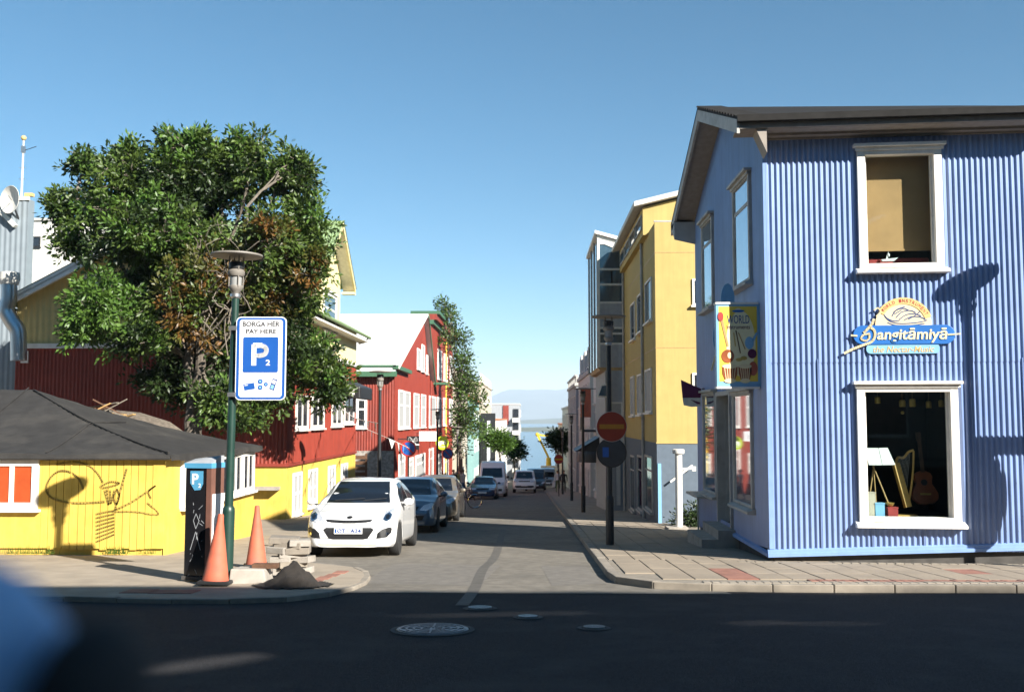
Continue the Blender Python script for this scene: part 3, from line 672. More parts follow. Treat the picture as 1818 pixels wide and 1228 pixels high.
bp_ = Pl(wp(1578, 464, .2), bs.u, (0, 0, 1)); bp_.plate(MB(), [(-.11, 0), (.08, 0), (.15, .06), (-.13, .03)], -.03, .03).build('hull', 'cloth_white', BT); bp_.plate(MB(), [(-.05, .03), (.0, .03), (-.03, .11)], -.005, .005).build('sail', 'cloth_white', BT)
o = MB(); bs.rect(o, UW[0] + .15, UW[2] + .03, UW[1] - .1, UW[2] + .24, -.5, -.42); tag(o.build('red_cushion', 'cloth_red', bevel=.03), 'dull red cushion behind the upper window below the blind', 'cushion')
# ---- sign on the front: half disc, blue lozenge, lower plate
SG = thing('shop_sign', 'painted blue and cream shop sign on the blue corrugated front', 'sign', bs.pt(*bs.uv(1603, 628)))
s0 = bs.uv(1603, 594); sp = Pl(bs.pt(s0[0], s0[1], .03), bs.u, (0, 0, 1)); K = (bs.uv(1693, 594)[0] - bs.uv(1513, 594)[0]) / 180
P_ = lambda x, y: ((x - 1603) * K, (594 - y) * K)
sp.plate(MB(), [P_(x, y) for x, y in circ(1603, -577, 51, 50, 0, 180, 30)] if False else [(a, b) for a, b in circ(0, 17 * K, 50 * K, 49 * K, 0, 180, 30)], 0, .025).build('half_disc', 'cream_board', SG)
arc_o = circ(0, 17 * K, 52 * K, 51 * K, 18, 150, 24); arc_i = circ(0, 17 * K, 40 * K, 39 * K, 18, 150, 24)
mb = MB()
for i in range(23): sp.plate(mb, [arc_o[i], arc_o[i + 1], arc_i[i + 1], arc_i[i]], .025, .033)
mb.build('arc_band', 'tan_board', SG)
for i, ch in enumerate('WORLD INSTRUMENT'):
    if ch == ' ': continue
    a = R(142 - i * 7.6); text(ch, sp, 46 * K * math.cos(a), 17 * K + 45 * K * math.sin(a), 4.2 * K, 6 * K, 'cloth_red', SG, d=.035, rot=a - math.pi / 2)
sp.plate(MB(), rrect(*P_(1536, 629), *P_(1666, 611), 8 * K), .0, .02).build('lower_plate', 'light_blue', SG)
sp.plate(MB(), rrect(*P_(1513, 612), *P_(1693, 577), 17 * K), .004, .035).build('lozenge', 'mid_blue', SG, bevel=.004)
mb = MB()       # the swan drawn in blue
for pts in ([(1570, 560), (1580, 570), (1600, 574), (1630, 572), (1645, 568)], [(1566, 551), (1573, 563), (1586, 569), (1596, 568)], [(1583, 560), (1590, 550), (1602, 546), (1612, 549)], [(1590, 563), (1600, 553), (1615, 550), (1625, 554)], [(1596, 566), (1608, 558), (1622, 556), (1634, 560)], [(1604, 568), (1616, 562), (1632, 562), (1642, 567)], [(1588, 556), (1600, 549)], [(1612, 566), (1626, 558), (1632, 552)], [(1586, 553), (1594, 547), (1606, 543)], [(1575, 572), (1590, 577), (1620, 577), (1640, 574)]): sp.flat(mb, [P_(*p.to_2d()) for p in spline([Vector((a, b, 0)) for a, b in pts], 5)], 1.7 * K, .025, .03)
mb.build('swan_drawing', 'navy_ink', SG)
mb = MB()       # the long-necked S like a string instrument
for pts, wd in (([(1551, 549), (1558, 545), (1562, 552), (1555, 560)], 2.6), ([(1550, 566), (1546, 575), (1538, 584), (1532, 590)], 4.5), ([(1541, 579), (1550, 586), (1551, 597), (1545, 607), (1530, 613), (1512, 620), (1496, 628)], 4.2), ([(1541, 592), (1530, 595), (1527, 602), (1535, 605), (1541, 600), (1541, 592)], 3.2), ([(1509, 595), (1519, 596)], 3), ([(1680, 595), (1702, 594)], 2.6)):
    sp.flat(mb, [P_(*p.to_2d()) for p in spline([Vector((a, b, 0)) for a, b in pts], 5)], wd * K, .036, .05)
mb.build('letter_s', 'cream_board', SG)
text('angitāmiyā', sp, *P_(1617, 596), 124 * K, 27 * K, 'cream_board', SG, d=.037, shear=.12, bold=.018, ex=.01)
text('the Nectar-Music', sp, *P_(1602, 621), 108 * K, 11 * K, 'tan_board', SG, d=.022, shear=.25, bold=.008, ex=.004)
# ---- hanging sign on the west wall
c0 = W(1271, 540, BY + .5); c1 = W(1352, 686, BY + .5)
HS = thing('hanging_sign', 'projecting yellow sign with painted instruments on blue house corner', 'sign', (c1.x, c1.y, c1.z))
hp = Pl((c0.x, BY + .5, c1.z), (1, 0, 0), (0, 0, 1)); wd = c1.x - c0.x; ht = c0.z - c1.z; k = ht / 150
hp.rect(MB(), 0, 0, wd, ht, -.16, 0).build('sign_box', 'light_blue', HS)
hp.rect(MB(), -.01, ht, wd * .96, ht + .035, -.18, .02).build('top_rail', 'white_paint', HS); hp.rect(MB(), -.01, -.035, wd * .96, 0, -.18, .02).build('bottom_rail', 'white_paint', HS)
hp.rect(MB(), .045, .09, wd - .06, ht - .04, 0, .004).build('yellow_field', 'panel_yellow', HS); hp.plate(MB(), circ(wd * .55, ht * .52, wd * .33, ht * .4, n=36), .004, .007).build('pale_field', 'panel_pale', HS)
text('WORLD', hp, wd * .5, ht * .815, wd * .5, ht * .1, 'navy_ink', HS, d=.009); text('Instruments', hp, wd * .5, ht * .722, wd * .52, ht * .05, 'flag_purple', HS, d=.009)
hp.plate(MB(), circ(wd * .5, ht * .915, wd * .14, .022), .005, .012).build('small_crest', 'mid_blue', HS); hp.plate(MB(), circ(wd * .5, ht * .925, wd * .07, .04, 0, 180, 12), .005, .011).build('small_crest', 'cream_board', HS)
def hq(x, y): return (x / 600 * wd, (1 - y / 1060) * ht)       # in units of the painted face
def art(pts, m_, nm, d0=.008, d1=.012): hp.plate(MB(), [hq(*p) for p in pts], d0, d1).build(nm, m_, HS)
art([(40, 130), (80, 130), (165, 540), (140, 550)], 'wood', 'sitar_neck'); art(circ(60, 160, 38, 60), 'cloth_red', 'sitar_head', .009, .013); art(circ(150, 670, 85, 85), 'rosewood', 'sitar_gourd'); art(circ(175, 660, 30, 40), 'cream_board', 'sitar_bridge', .012, .015)
for a, b, m_ in (((235, 370), (255, 540), 'gold'), ((265, 340), (320, 630), 'wood_dark'), ((300, 370), (385, 580), 'wood')): mb = MB(); hp.flat(mb, [hq(*a), hq(*b)], .018, .008, .013); mb.build('flute', m_, HS)
art(circ(300, 715, 45, 22), 'gold', 'cymbal'); art(circ(365, 695, 45, 25), 'gold', 'cymbal', .009, .014)
for cx, rx in ((175, 105), (380, 90)):
    art([(cx - rx, 800), (cx + rx, 800), (cx + rx * .95, 900), (cx + rx * .6, 980), (cx - rx * .6, 980), (cx - rx * .95, 900)], 'rosewood', 'drum'); art(circ(cx, 800, rx, 28), 'cream_board', 'drum_skin', .01, .015); art(circ(cx, 985, rx * .75, 30), 'cream_board', 'drum_foot', .01, .014)
    for j in (-.7, -.35, 0, .35, .7): mb = MB(); hp.flat(mb, [hq(cx + rx * j, 815), hq(cx + rx * j * .7, 970)], .012, .012, .016); mb.build('drum_lacing', 'cream_board', HS)
art(circ(445, 500, 60, 80), 'light_blue', 'drum'); art(circ(480, 640, 60, 60), 'flag_purple', 'drum'); art(circ(490, 830, 60, 90), 'cone_orange', 'drum'); art([(480, 460), (540, 360), (556, 380), (510, 480)], 'light_blue', 'lute_neck')
for z in (.15, ht - .1): hp.rect(MB(), wd, z, wd + .14, z + .03, -.1, -.06).build('bracket', 'dark_metal', HS)
# blue lute-shaped board on the wall behind the sign
LB = thing('lute_board', 'pale blue instrument-shaped board on the wall behind the hanging sign', 'sign board', W(1268, 668, BY + 1.6))
lq = Pl((c0.x - .12, BY + 1.6, c1.z), (1, 0, 0), (0, 0, 1))
a = W(1290, 520, BY + 1.6); lq = Pl((a.x, BY + 1.6, a.z), (1, 0, 0), (0, 0, 1))
lq.plate(MB(), circ(.02, -.12, .13, .3, n=30), -.03, 0).build('board', 'light_blue', LB); lq.plate(MB(), circ(-.14, -.85, .13, .33, n=30), -.03, 0).build('board', 'light_blue', LB); lq.rect(MB(), -.1, -.6, .5, -.55, -.03, -.01).build('bracket', 'dark_metal', LB)
mb = MB(); lq.flat(mb, [(-.2, -1.1), (-.3, -1.45)], .035, -.02, 0); mb.build('board_neck', 'cream_board', LB)
# purple and white flag sign further along
FS = thing('flag_sign', 'purple and white pennant sign sticking out from the blue wall', 'sign', W(1245, 720, BY + 6.2))
fp_ = [W(x, y, BY + 6.2) for x, y in ((1209, 674), (1245, 690), (1244, 706), (1212, 706))]; MB().prism(fp_, (0, .03, 0)).build('upper_field', 'flag_purple', FS)
fp_ = [W(x, y, BY + 6.2) for x, y in ((1212, 706), (1244, 706), (1244, 721), (1228, 722), (1214, 719))]; MB().prism(fp_, (0, .03, 0)).build('lower_field', 'offwhite', FS)
fp_ = [W(x, y, BY + 6.19) for x, y in ((1226, 709), (1243, 714), (1243, 717), (1238, 717))]; MB().prism(fp_, (0, .01, 0)).build('swoosh_mark', 'flag_purple', FS)
MB().cyl(W(1246, 690, BY + 6.2), W(1250, 690, BY + 6.2) + Vector((.15, 0, 0)), .015).build('bracket', 'dark_metal', FS)
# ================================================================== right side of the street
def core(x0, y0, x1, y1, zt, name, material, parent): return MB().box(x0, y0, gz(y1) - 1, x1, y1, zt).build(name, material, parent)
# ---- mustard apartment building
c = W(1162, 400, 30); YX, YY = c.x, 30.0
HY = thing('apartment_building', 'mustard yellow rendered apartment building with slate-grey ground floor', 'building', (YX, YY, gz(YY)))
ys_ = Pl((YX, YY, 0), (1, 0, 0), (0, 0, 1)); yw = Pl((YX, 40.2, 0), (0, -1, 0), (0, 0, 1))
zb_ = ys_.uv(1200, 786)[1]; zp = ys_.uv(1200, 394)[1]
core(YX + .05, YY + .05, YX + 9, 40.1, zb_, 'core', 'slate_base', HY)
wall(ys_, 'south_base', 'slate_base', HY, 0, 9, gz(YY) - .5, zb_)
wall(ys_, 'south_wall', 'mustard', HY, 0, 9, zb_, zp)
wall(yw, 'west_base', 'slate_base', HY, 0, 10.2, -3.5, zb_)
# the west wall with its sloping top line
wall(yw, 'west_wall', 'mustard', HY, 0, 10.2, zb_, zp - .02)
MB().box(YX + .03, YY + .03, zp - .3, YX + 9, 40.1, zp - .05).build('roof_terrace', 'concrete', HY)
for py in (448, 617): 
    z = ys_.uv(1200, py)[1]; ys_.rect(MB(), -.01, z - .012, 9, z + .012, -.02, .006).build('render_joint', 'wood', HY); yw.rect(MB(), 0, z - .012, 10.2, z + .012, -.02, .006).build('render_joint', 'wood', HY)
z = zb_; ys_.rect(MB(), -.02, z - .02, 9, z + .02, -.02, .02).build('base_ledge', 'mustard', HY)
MB().tube([ys_.pt(-.02, zp + .02, -.02), ys_.pt(9, zp + .02, -.02)], .03, 6).build('parapet_cap', 'grey_paint', HY)
# upper set-back storey with sloping white roof edge
uy = YY + 1.6; us2 = Pl((YX + .25, uy, 0), (1, 0, 0), (0, 0, 1)); r0 = W(1141, 366, uy); r1 = W(1212, 348, uy)
MB().prism([(r0.x, uy, zp - .1), (YX + 9, uy, zp - .1), (YX + 9, uy, r1.z + 1.9), (r0.x, uy, r0.z - .05)], (0, 8.4, 0)).build('upper_storey', 'mustard', HY)
MB().prism([(r0.x - .3, uy - .25, r0.z - .05), (YX + 9, uy - .25, r1.z + 1.95), (YX + 9, uy - .25, r1.z + 2.1), (r0.x - .3, uy - .25, r0.z + .1)], (0, 8.9, 0)).build('roof', 'offwhite', HY)
uw = Pl((r0.x, 40.0, 0), (0, -1, 0), (0, 0, 1))
for i in range(4): window(uw, HY, .5 + i * 2.0, 2.2 + i * 2.0, zp + .1, r0.z - .25, fm='grey_paint', gm='glass_blue', fw=.05, sill=0)
for a, b, cc, d in ((1147, 497, 1158, 572), (1133, 521, 1142, 590), (1121, 538, 1128, 604), (1147, 655, 1158, 732), (1133, 664, 1141, 736), (1121, 668, 1127, 738)): pxwin(yw, HY, a, b, cc, d, fm='white_paint', gm='curtain' if b > 600 else 'glass_dark', fw=.06)
for a, b, cc, d in ((1229, 495, 1262, 542), (1229, 662, 1262, 700)): pxwin(ys_, HY, a, b, cc, d, fm='white_paint', fw=.06)
for a, b in ((1147, 1160), (1134, 1142), (1121, 1128)): pxwin(yw, HY, a, 808, b, 905, fm='grey_paint', fw=.07, rows=(.75,))
for u in (yw.uv(1143, 600)[0], .25):
    mb = MB(); mb.cyl(yw.pt(u, -3, .06), yw.pt(u, zp + (.9 if u > 1 else .3), .06), .05, n=10); dp = mb.build('downpipe', 'grey_paint', HY, True)
    for z in (-.5, 1.5, 3.5, 5.5): yw.rect(MB(), u - .07, z, u + .07, z + .04, .0, .12).build('pipe_clip', 'grey_paint', dp)
pa = W(1165, 640, YY); ys_.rect(MB(), .02, gz(YY), .12, 0.2, .004, .03).build('corner_strip', 'light_blue', HY)
# stair rail on the slate wall
RL = thing('stair_handrail', 'white handrail fixed to the slate-grey wall behind the white pillar', 'handrail', (YX + 1, YY - .4, gz(YY)))
a, b = W(1190, 855, YY - .15), W(1226, 828, YY - .15); MB().bar(a, b, .05, .06).build('rail', 'white_paint', RL); MB().bar(b, b + Vector((.06, 0, 0)), .07, .1).build('rail_end', 'white_paint', RL)
for t in (.2, .85): p = a.lerp(b, t); MB().cyl(p, p + Vector((0, .15, -.06)), .015).build('bracket', 'dark_metal', RL)
# white pillar standing in the gap
p = G(1206, 938, .1); PW = thing('white_pillar', 'round white pillar with a flat cap in the gap beside blue house', 'pillar', (p.x, p.y, gz(p.y)))
hh = W(1206, 797, p.y).z - gz(p.y)
MB().lathe([(.095, 0), (.095, hh - .12), (.1, hh - .115)], 20, (p.x, p.y, gz(p.y))).build('shaft', 'white_paint', PW, True); MB().lathe([(.15, hh - .12), (.16, hh - .1), (.16, hh - .01), (.13, hh)], 20, (p.x, p.y, gz(p.y))).build('cap', 'white_paint', PW, True)
zz = gz(p.y) + hh * .76; MB().bar((p.x, p.y, zz), (p.x + .38, p.y, zz + .02), .05, .05).build('arm', 'white_paint', PW); MB().box(p.x + .36, p.y - .04, zz - .05, p.x + .46, p.y + .04, zz + .07).build('arm_end', 'white_paint', PW)
MB().box(p.x - .35, p.y - .3, gz(p.y) - .1, p.x + .2, p.y + .3, gz(p.y) + .16).build('plinth', 'concrete', PW)
# ---- glass bay building
HG = thing('bay_building', 'grey building with a tall projecting glass bay beyond the mustard block', 'building', (3.9, 40.4, gz(40)))
core(3.75, 40.3, 12, 52, 7.2, 'wall', 'grey_wall', HG)
gy = 40.4; g0 = W(1060, 416, gy); g1 = W(1112, 416, gy); zb2 = W(1080, 652, gy).z; GX = g0.x; zt2 = g0.z
gs = Pl((GX, gy, 0), (1, 0, 0), (0, 0, 1)); gw = Pl((GX, 46.5, 0), (0, -1, 0), (0, 0, 1)); gwid = 3.9 - GX
def gzz(py): return W(1085, py, gy).z
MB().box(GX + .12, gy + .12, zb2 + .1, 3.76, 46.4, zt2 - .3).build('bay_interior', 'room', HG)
fr = MB(); gs.rect(fr, 0, zb2, .1, zt2, -.05, .03); gs.rect(fr, gwid - .1, zb2, gwid, zt2 - .8, -.05, .03)
for py in (432, 478, 505, 537, 582, 592, 610): gs.rect(fr, .1, gzz(py) - .04, gwid - .1, gzz(py) + .04, -.05, .027)
bf = fr.build('bay_frame', 'offwhite', HG)
for a, b, m_ in ((433, 477, 'glass_blue'), (507, 535, 'glass_blue'), (594, 608, 'glass_blue')): gs.rect(MB(), .1, gzz(b), gwid - .1, gzz(a), -.03, -.015).build('pane', m_, bf)
for x0, x1 in ((.12, gwid * .45), (gwid * .5, gwid - .1)): 
    for a, b in ((480, 503), (584, 591)): gs.rect(MB(), x0, gzz(b), x1, gzz(a), -.03, -.01).build('pane', 'glass_blue', bf)
gs.rect(MB(), .1, gzz(580), gwid - .1, gzz(538), -.03, .01).build('spandrel_panel', 'grey_wall', bf); gs.rect(MB(), .02, zb2, gwid, gzz(611), -.03, .02).build('spandrel_panel', 'grey_wall', bf)
fr = MB(); 
for k in range(4): gw.rect(fr, k * 2.0, zb2, k * 2.0 + .08, zt2, -.05, .03)
f2 = fr.build('bay_side_frame', 'grey_paint', HG)
for k in range(3): gw.rect(MB(), k * 2.0 + .08, zb2 + .02, k * 2.0 + 2.0, zt2 - .1, -.04, -.01).build('pane', 'glass_blue', f2)
MB().prism([(GX - .1, gy - .15, zt2 + .02), (4.6, gy - .15, zt2 - .55), (4.6, gy - .15, zt2 - .42), (GX - .1, gy - .15, zt2 + .15)], (0, 6.6, 0)).build('bay_roof', 'roof_white', HG)
gs.plate(MB(), [(0, zt2 - .02), (gwid, zt2 - .42), (gwid, zt2 - .8), (.1, gzz(432) + .04), (0, gzz(432))], -.04, .02).build('bay_gable', 'offwhite', HG)
MB().prism([(GX, gy, zb2), (3.9, gy, zb2), (3.9, gy, zb2 - .35), (GX + .1, gy, zb2 - .12)], (0, 6.1, 0)).build('bay_underside', 'wood', HG)
# ground floor: shop front, open window, white pilasters
h2 = Pl((3.75, 52, 0), (0, -1, 0), (0, 0, 1))
gs2 = Pl((2.95, 40.3, 0), (1, 0, 0), (0, 0, 1))
MB().box(2.95, 40.3, gz(46) - 1, 3.8, 46.3, zb2 - .13).build('ground_floor', 'grey_wall', HG)
window(gs2, HG, .15, .7, .6, 2.2, fm='offwhite', gm='curtain'); 
q1 = [W(x, y, 40.1) for x, y in ((1068, 683), (1085, 680), (1080, 706), (1060, 705))]; MB().prism(q1, (0, .04, 0)).build('casement_frame', 'white_paint', HG); q1 = [W(x, y, 40.08) for x, y in ((1069, 685), (1083, 683), (1078, 703), (1063, 702))]; MB().prism(q1, (0, .01, 0)).build('casement_pane', 'glass_blue', HG)
for i, m_ in enumerate(('flag_purple', 'curtain', 'offwhite')): gs2.rect(MB(), .02 + i * .2, gz(40) + .3, .18 + i * .2, .2, .0, .03).build('shop_panel', m_, HG)
MB().prism([(1.9, 44, 0.1), (3.0, 44, .75), (3.0, 44, .1)], (0, 3, 0)).build('awning', 'black', HG)
# ---- buildings further down on the right
def house(name, label, x, y0, y1, zt, material, side=1, rows=3, cols=4, roofm=None, ridge_h=0, base=None, fm='white_paint', gm='glass_dark', deep=9, parapet=.25, frontwin=True, win=(1.1, 1.5)):
    t = thing(name, label, 'building', (x, y0, gz(y0))); zg = gz(y1)
    x2 = x + deep * side
    MB().box(min(x, x2), y0, zg - 1, max(x, x2), y1, zt).build('wall', material, t)
    if roofm and ridge_h:
        rx = x + deep / 2 * side; o = .35
        MB().prism([(x - o * side, y0 - o, zt - .05), (rx, y0 - o, zt + ridge_h), (rx, y0 - o, zt + ridge_h + .12), (x - o * side, y0 - o, zt + .08)], (0, y1 - y0 + 2 * o, 0)).build('roof', roofm, t)
        MB().prism([(x2 + o * side, y0 - o, zt - .05), (rx, y0 - o, zt + ridge_h), (rx, y0 - o, zt + ridge_h + .12), (x2 + o * side, y0 - o, zt + .08)], (0, y1 - y0 + 2 * o, 0)).build('roof', roofm, t)
        MB().prism([(x, y0 + .02, zt), (x2, y0 + .02, zt), (rx, y0 + .02, zt + ridge_h)], (0, y1 - y0 - .04, 0)).build('gable', material, t)
    else:
        MB().box(min(x, x2) - .12, y0 - .12, zt, max(x, x2) + .12, y1 + .12, zt + parapet).build('cornice', roofm or 'offwhite', t)
    pl = Pl((x, y1, 0), (0, -1, 0), (0, 0, 1)) if side > 0 else Pl((x, y0, 0), (0, 1, 0), (0, 0, 1))
    ps = Pl((min(x, x2), y0, 0), (1, 0, 0), (0, 0, 1)); L = y1 - y0
    H = zt - gz((y0 + y1) / 2); st = H / rows
    for r in range(rows):
        z0 = zt - (r + 1) * st + st * .25; 
        for cc in range(cols):
            u = L * (cc + .5) / cols; gl = r == rows - 1
            window(pl, t, u - win[0] / 2, u + win[0] / 2, z0 - (.35 if gl else 0), z0 + win[1], fm=fm, gm=gm if not gl else 'glass_dark', fw=.08, rows=(.7,), lintel=.05)
        if frontwin:
            for cc in range(2):
                u = deep * (cc + .5) / 2; window(ps, t, u - win[0] / 2, u + win[0] / 2, z0, z0 + win[1], fm=fm, gm=gm, fw=.08)
    if base: pl.rect(MB(), 0, zg - .5, L, gz(y0) + .9, -.02, .03).build('plinth', base, t)
    return t, pl, ps
house('town_house', 'pinkish-white town house just beyond the glass bay building', 3.8, 53.5, 62, 6.6, 'offwhite', 1, 3, 3, 'grey_paint')
t, pl, ps = house('town_house', 'white house with dark blue mansard roof further down on the right', 3.7, 64, 80, 4.4, 'offwhite', 1, 3, 5, 'grey_paint')
MB().hull([(3.6, 63.9, 4.5), (12, 63.9, 4.5), (12, 80, 4.5), (3.6, 80, 4.5)], [(4.3, 64.5, 6.4), (11, 64.5, 6.4), (11, 79, 6.4), (4.3, 79, 6.4)]).build('mansard_roof', 'grey_steel', t)
for y in (66, 71, 76): MB().box(3.75, y, 4.7, 5, y + 1.4, 6.3).build('dormer', 'offwhite', t); window(Pl((3.74, y + 1.4, 0), (0, -1, 0), (0, 0, 1)), t, .2, 1.2, 4.9, 6.1)
MB().box(5, 64.8, 6.4, 5.7, 65.6, 7.6).build('chimney', 'concrete', t)
t, pl, ps = house('town_house', 'ornate grey house with a roof balustrade far down on the right', 3.6, 82, 100, 4.2, 'grey_wall', 1, 3, 6, 'grey_paint')
for k in range(26): MB().box(3.55, 82 + k * .68, 4.45, 3.7, 82.25 + k * .68, 5.0).build('baluster', 'grey_paint', t)
MB().box(3.48, 81.9, 5.0, 3.75, 100, 5.12).build('balustrade_rail', 'grey_paint', t)
for k in range(9): MB().box(3.6 + .75 * k, 81.9, 4.45, 3.8 + .75 * k, 82.05, 5.0).build('baluster', 'grey_paint', t)
house('town_house', 'low white house at the seaward end of the right-hand row', 3.9, 104, 130, 2.6, 'offwhite', 1, 3, 6, 'grey_paint')
house('town_house', 'beige house beyond the low white one on the right', 4.4, 134, 170, .5, 'beige', 1, 3, 8, 'orange_roof')
house('town_house', 'dark grey warehouse closing the right side near the sea', 5.5, 176, 240, -3.2, 'darkgrey_wall', 1, 2, 8)
# balcony on the town house
BC = thing('balcony', 'black iron balcony on the right-hand terrace beyond the second street lamp', 'balcony', (3.0, 60, 1))
MB().box(2.9, 58, .75, 3.75, 61, .87).build('floor', 'dark_metal', BC)
for k in range(12): MB().box(2.92, 58 + k * .26, .87, 2.95, 58.03 + k * .26, 1.75).build('baluster', 'dark_metal', BC)
MB().box(2.9, 57.97, 1.75, 2.97, 61, 1.8).build('rail', 'dark_metal', BC)
BR = thing('orange_banner', 'orange hanging shop banner on the right-hand terrace', 'banner', (3.1, 57, 2.2)); MB().box(2.75, 57, 1.6, 3.35, 57.06, 3.2).build('cloth', 'cone_orange', BR); MB().box(2.7, 57, 3.2, 3.8, 57.05, 3.25).build('bracket', 'dark_metal', BR)
AW = thing('round_awning', 'dark rounded awning low on the right-hand shopfronts', 'awning', (2.4, 48.5, 0)); MB().lathe([(1.0, -.9), (.95, -.5), (.7, -.15), (.3, .0), (.02, .03)], 20, (3.2, 49.5, .3)).build('canopy', 'black', AW, True); MB().cyl((3.6, 49.5, -.6), (3.6, 49.5, .3), .04).build('frame', 'dark_metal', AW)
# ---- the street's south side behind the camera, whose shadow lies on the crossing
NB = thing('street_side_building', 'pale building across the street whose shadow covers the crossing', 'building', (0, -3.2, .2))
ny = -3.0
def roofz(ysh, extra=0): return gz(ysh) + MZ * (ysh - ny) + extra
ztop = roofz(13.45)
# slots are added cuts in the screen that shape streaks of sun on the road
slots = []
for pts in (((700, 1094), (1050, 1086), .055), ((235, 1196), (470, 1160), .2), ((1295, 1108), (1405, 1102), .05), ((1375, 1108), (1560, 1105), .035)):
    a, b = G(*pts[0]), G(*pts[1]); f_ = lambda p: (p.x + KX * (p.y - ny), p.z + MZ * (p.y - ny))
    slots.append((f_(a), f_(b), pts[2]))
nb = Pl((-60, ny, 0), (1, 0, 0), (0, 0, 1))
ops = []
for a, b, h in slots:
    n_ = 10
    for k in range(n_):
        t0 = k / n_; x0 = a[0] + (b[0] - a[0]) * t0; x1 = a[0] + (b[0] - a[0]) * (k + 1) / n_; z = a[1] + (b[1] - a[1]) * (t0 + .05); e = h * (math.sin(math.pi * (t0 + .05)) ** .5)
        ops.append((x0 + 60, x1 + 60, z - e / 2, z + e / 2))
rv = [random.uniform(-.16, .1) for _ in range(60)]
wall(nb, 'front_screen', 'concrete', NB, 0, 120, -.2, lambda u: ztop + rv[int(u / 2.2) % 60] * (1 - abs((u / 2.2) % 1 * 2 - 1)) , ops, extra=[k * 1.1 for k in range(1, 109)])  # added tall screen; its uneven top shapes the shadow edge
MB().box(-60, ny - 11, -.2, 60, ny - .02, 3.4).build('wall', 'concrete', NB)
for k in range(14): window(Pl((-60, ny + .02, 0), (-1, 0, 0), (0, 0, 1)) if False else Pl((60, ny + .02, 0), (-1, 0, 0), (0, 0, 1)), NB, 20 + k * 6, 22 + k * 6, .9, 2.6)
# ================================================================== left side of the street
# ---- yellow shed with black tarpaulin roof
SY = 18.4; SX = W(290, 960, SY).x; sz = gz(SY)
SH = thing('shed', 'low yellow shed with sagging black tarpaulin roof and white windows', 'shed', (SX, SY, sz))
ss = Pl((SX - 9, SY, 0), (1, 0, 0), (0, 0, 1)); se = Pl((SX, SY, 0), (0, 1, 0), (0, 0, 1))
zg_ = W(170, 963, SY).z; ze = W(170, 812, SY).z; SE = WX(447, 930, SX).y - SY
su = lambda px: ss.uv(px, 880)[0]
MB().box(SX - 9, SY + .03, zg_ - .5, SX - .03, SY + SE, ze).build('wall', 'yellow', SH)
ss.rect(MB(), su(272), zg_ - .1, 9.0, ze + .04, .0, .03).build('corner_panel', 'yellow', SH)
n_ = 15; a, b = su(74), su(272)
for k in range(n_):
    w_ = (b - a) / n_; ss.rect(MB(), a + k * w_ + .006, zg_ - .12 + random.uniform(-.01, .03), a + (k + 1) * w_ - .006, ze, .0, .022 + random.uniform(-.004, .004)).build('plank', 'yellow', SH)
ss.rect(MB(), a + 4 * (b - a) / 15 - .012, zg_, a + 4 * (b - a) / 15 + .012, ze, .0, .034).build('batten', 'yellow', SH)
ss.rect(MB(), 0, zg_ - .1, a, ze, .0, .015).build('left_panel', 'yellow', SH)
pxwin(ss, SH, -60, 815, 70, 903, fm='white_paint', gm='pane_red', fw=.12, cols=3, d=.015, sill=.05)
wall(se, 'east_wall', 'yellow', SH, 0, SE, zg_ - .7, ze + .02)
se.rect(MB(), 0, zg_ - .8, SE, zg_ + .55, .0, .03).build('east_panel', 'yellow', SH)
zw0 = lambda px, py: WX(px, py, SX).z
u0 = WX(319, 850, SX).y - SY; u1 = SE - .08; 
for k in range(5):
    A = u0 + (u1 - u0) * k / 5; B = u0 + (u1 - u0) * (k + 1) / 5; window(se, SH, A + .02, B - .02, zg_ + .56, ze - .06, fm='white_paint', gm='glass_dark', fw=.1, cols=2, sill=.05, d=.03)
ss.rect(MB(), 0, ze - .02, 9.0, ze + .06, -.02, .05).build('eave_batten', 'wood_dark', SH); se.rect(MB(), 0, ze - .02, SE, ze + .06, -.02, .05).build('eave_batten', 'wood_dark', SH)
# tarpaulin
NX, NY = 60, 44; v = []; f = []; x0, x1 = SX - 9.4, SX + .14; y0, y1 = SY - .12, SY + SE + .3
apx = W(0, 674, SY + 4.2).z
for j in range(NY + 1):
    for i in range(NX + 1):
        x = x0 + (x1 - x0) * i / NX; y = y0 + (y1 - y0) * j / NY
        ds = (y - y0) / 4.2; de = (x1 - x) / 5.2; dn = (y1 - y) / 3.0; h = max(0., min(ds, de, dn, 1))
        h2 = h ** 1.12; sag = -.1 * math.sin(math.pi * min(1, h)) + .012 * abs(math.sin(x * 1.4 + .4)) ** 6 * min(1, h * 4) + .012 * math.sin(x * 2.3 + y) * math.sin(y * 1.7) * min(1, h * 3) + .005 * math.sin(x * 7 + y * 5) * min(1, h * 4)
        z = ze + .07 + (apx - ze) * h2 + sag + (.05 * math.sin(x * 3.1) if h < .02 else 0) * .4
        v.append((x, y, z))
for j in range(NY):
    for i in range(NX): a_ = j * (NX + 1) + i; f.append((a_, a_ + 1, a_ + NX + 2, a_ + NX + 1))
o = len(v)
for i in range(NX + 1): x = v[i][0]; v.append((x, y0 - .02, v[i][2] - .09 - .012 * math.sin(x * 4) - .006 * math.sin(x * 11)))
for i in range(NX): f.append((o + i, o + i + 1, i + 1, i))
o2 = len(v)
for j in range(NY + 1): q_ = v[j * (NX + 1) + NX]; v.append((q_[0] + .02, q_[1], q_[2] - .12 - .02 * math.sin(q_[1] * 4)))
for j in range(NY): f.append((j * (NX + 1) + NX, o2 + j, o2 + j + 1, (j + 1) * (NX + 1) + NX))
me = bpy.data.meshes.new('tarpaulin_roof'); me.from_pydata(v, [], f); link('tarpaulin_roof', me, 'tarp', SH, True, 0, 50)
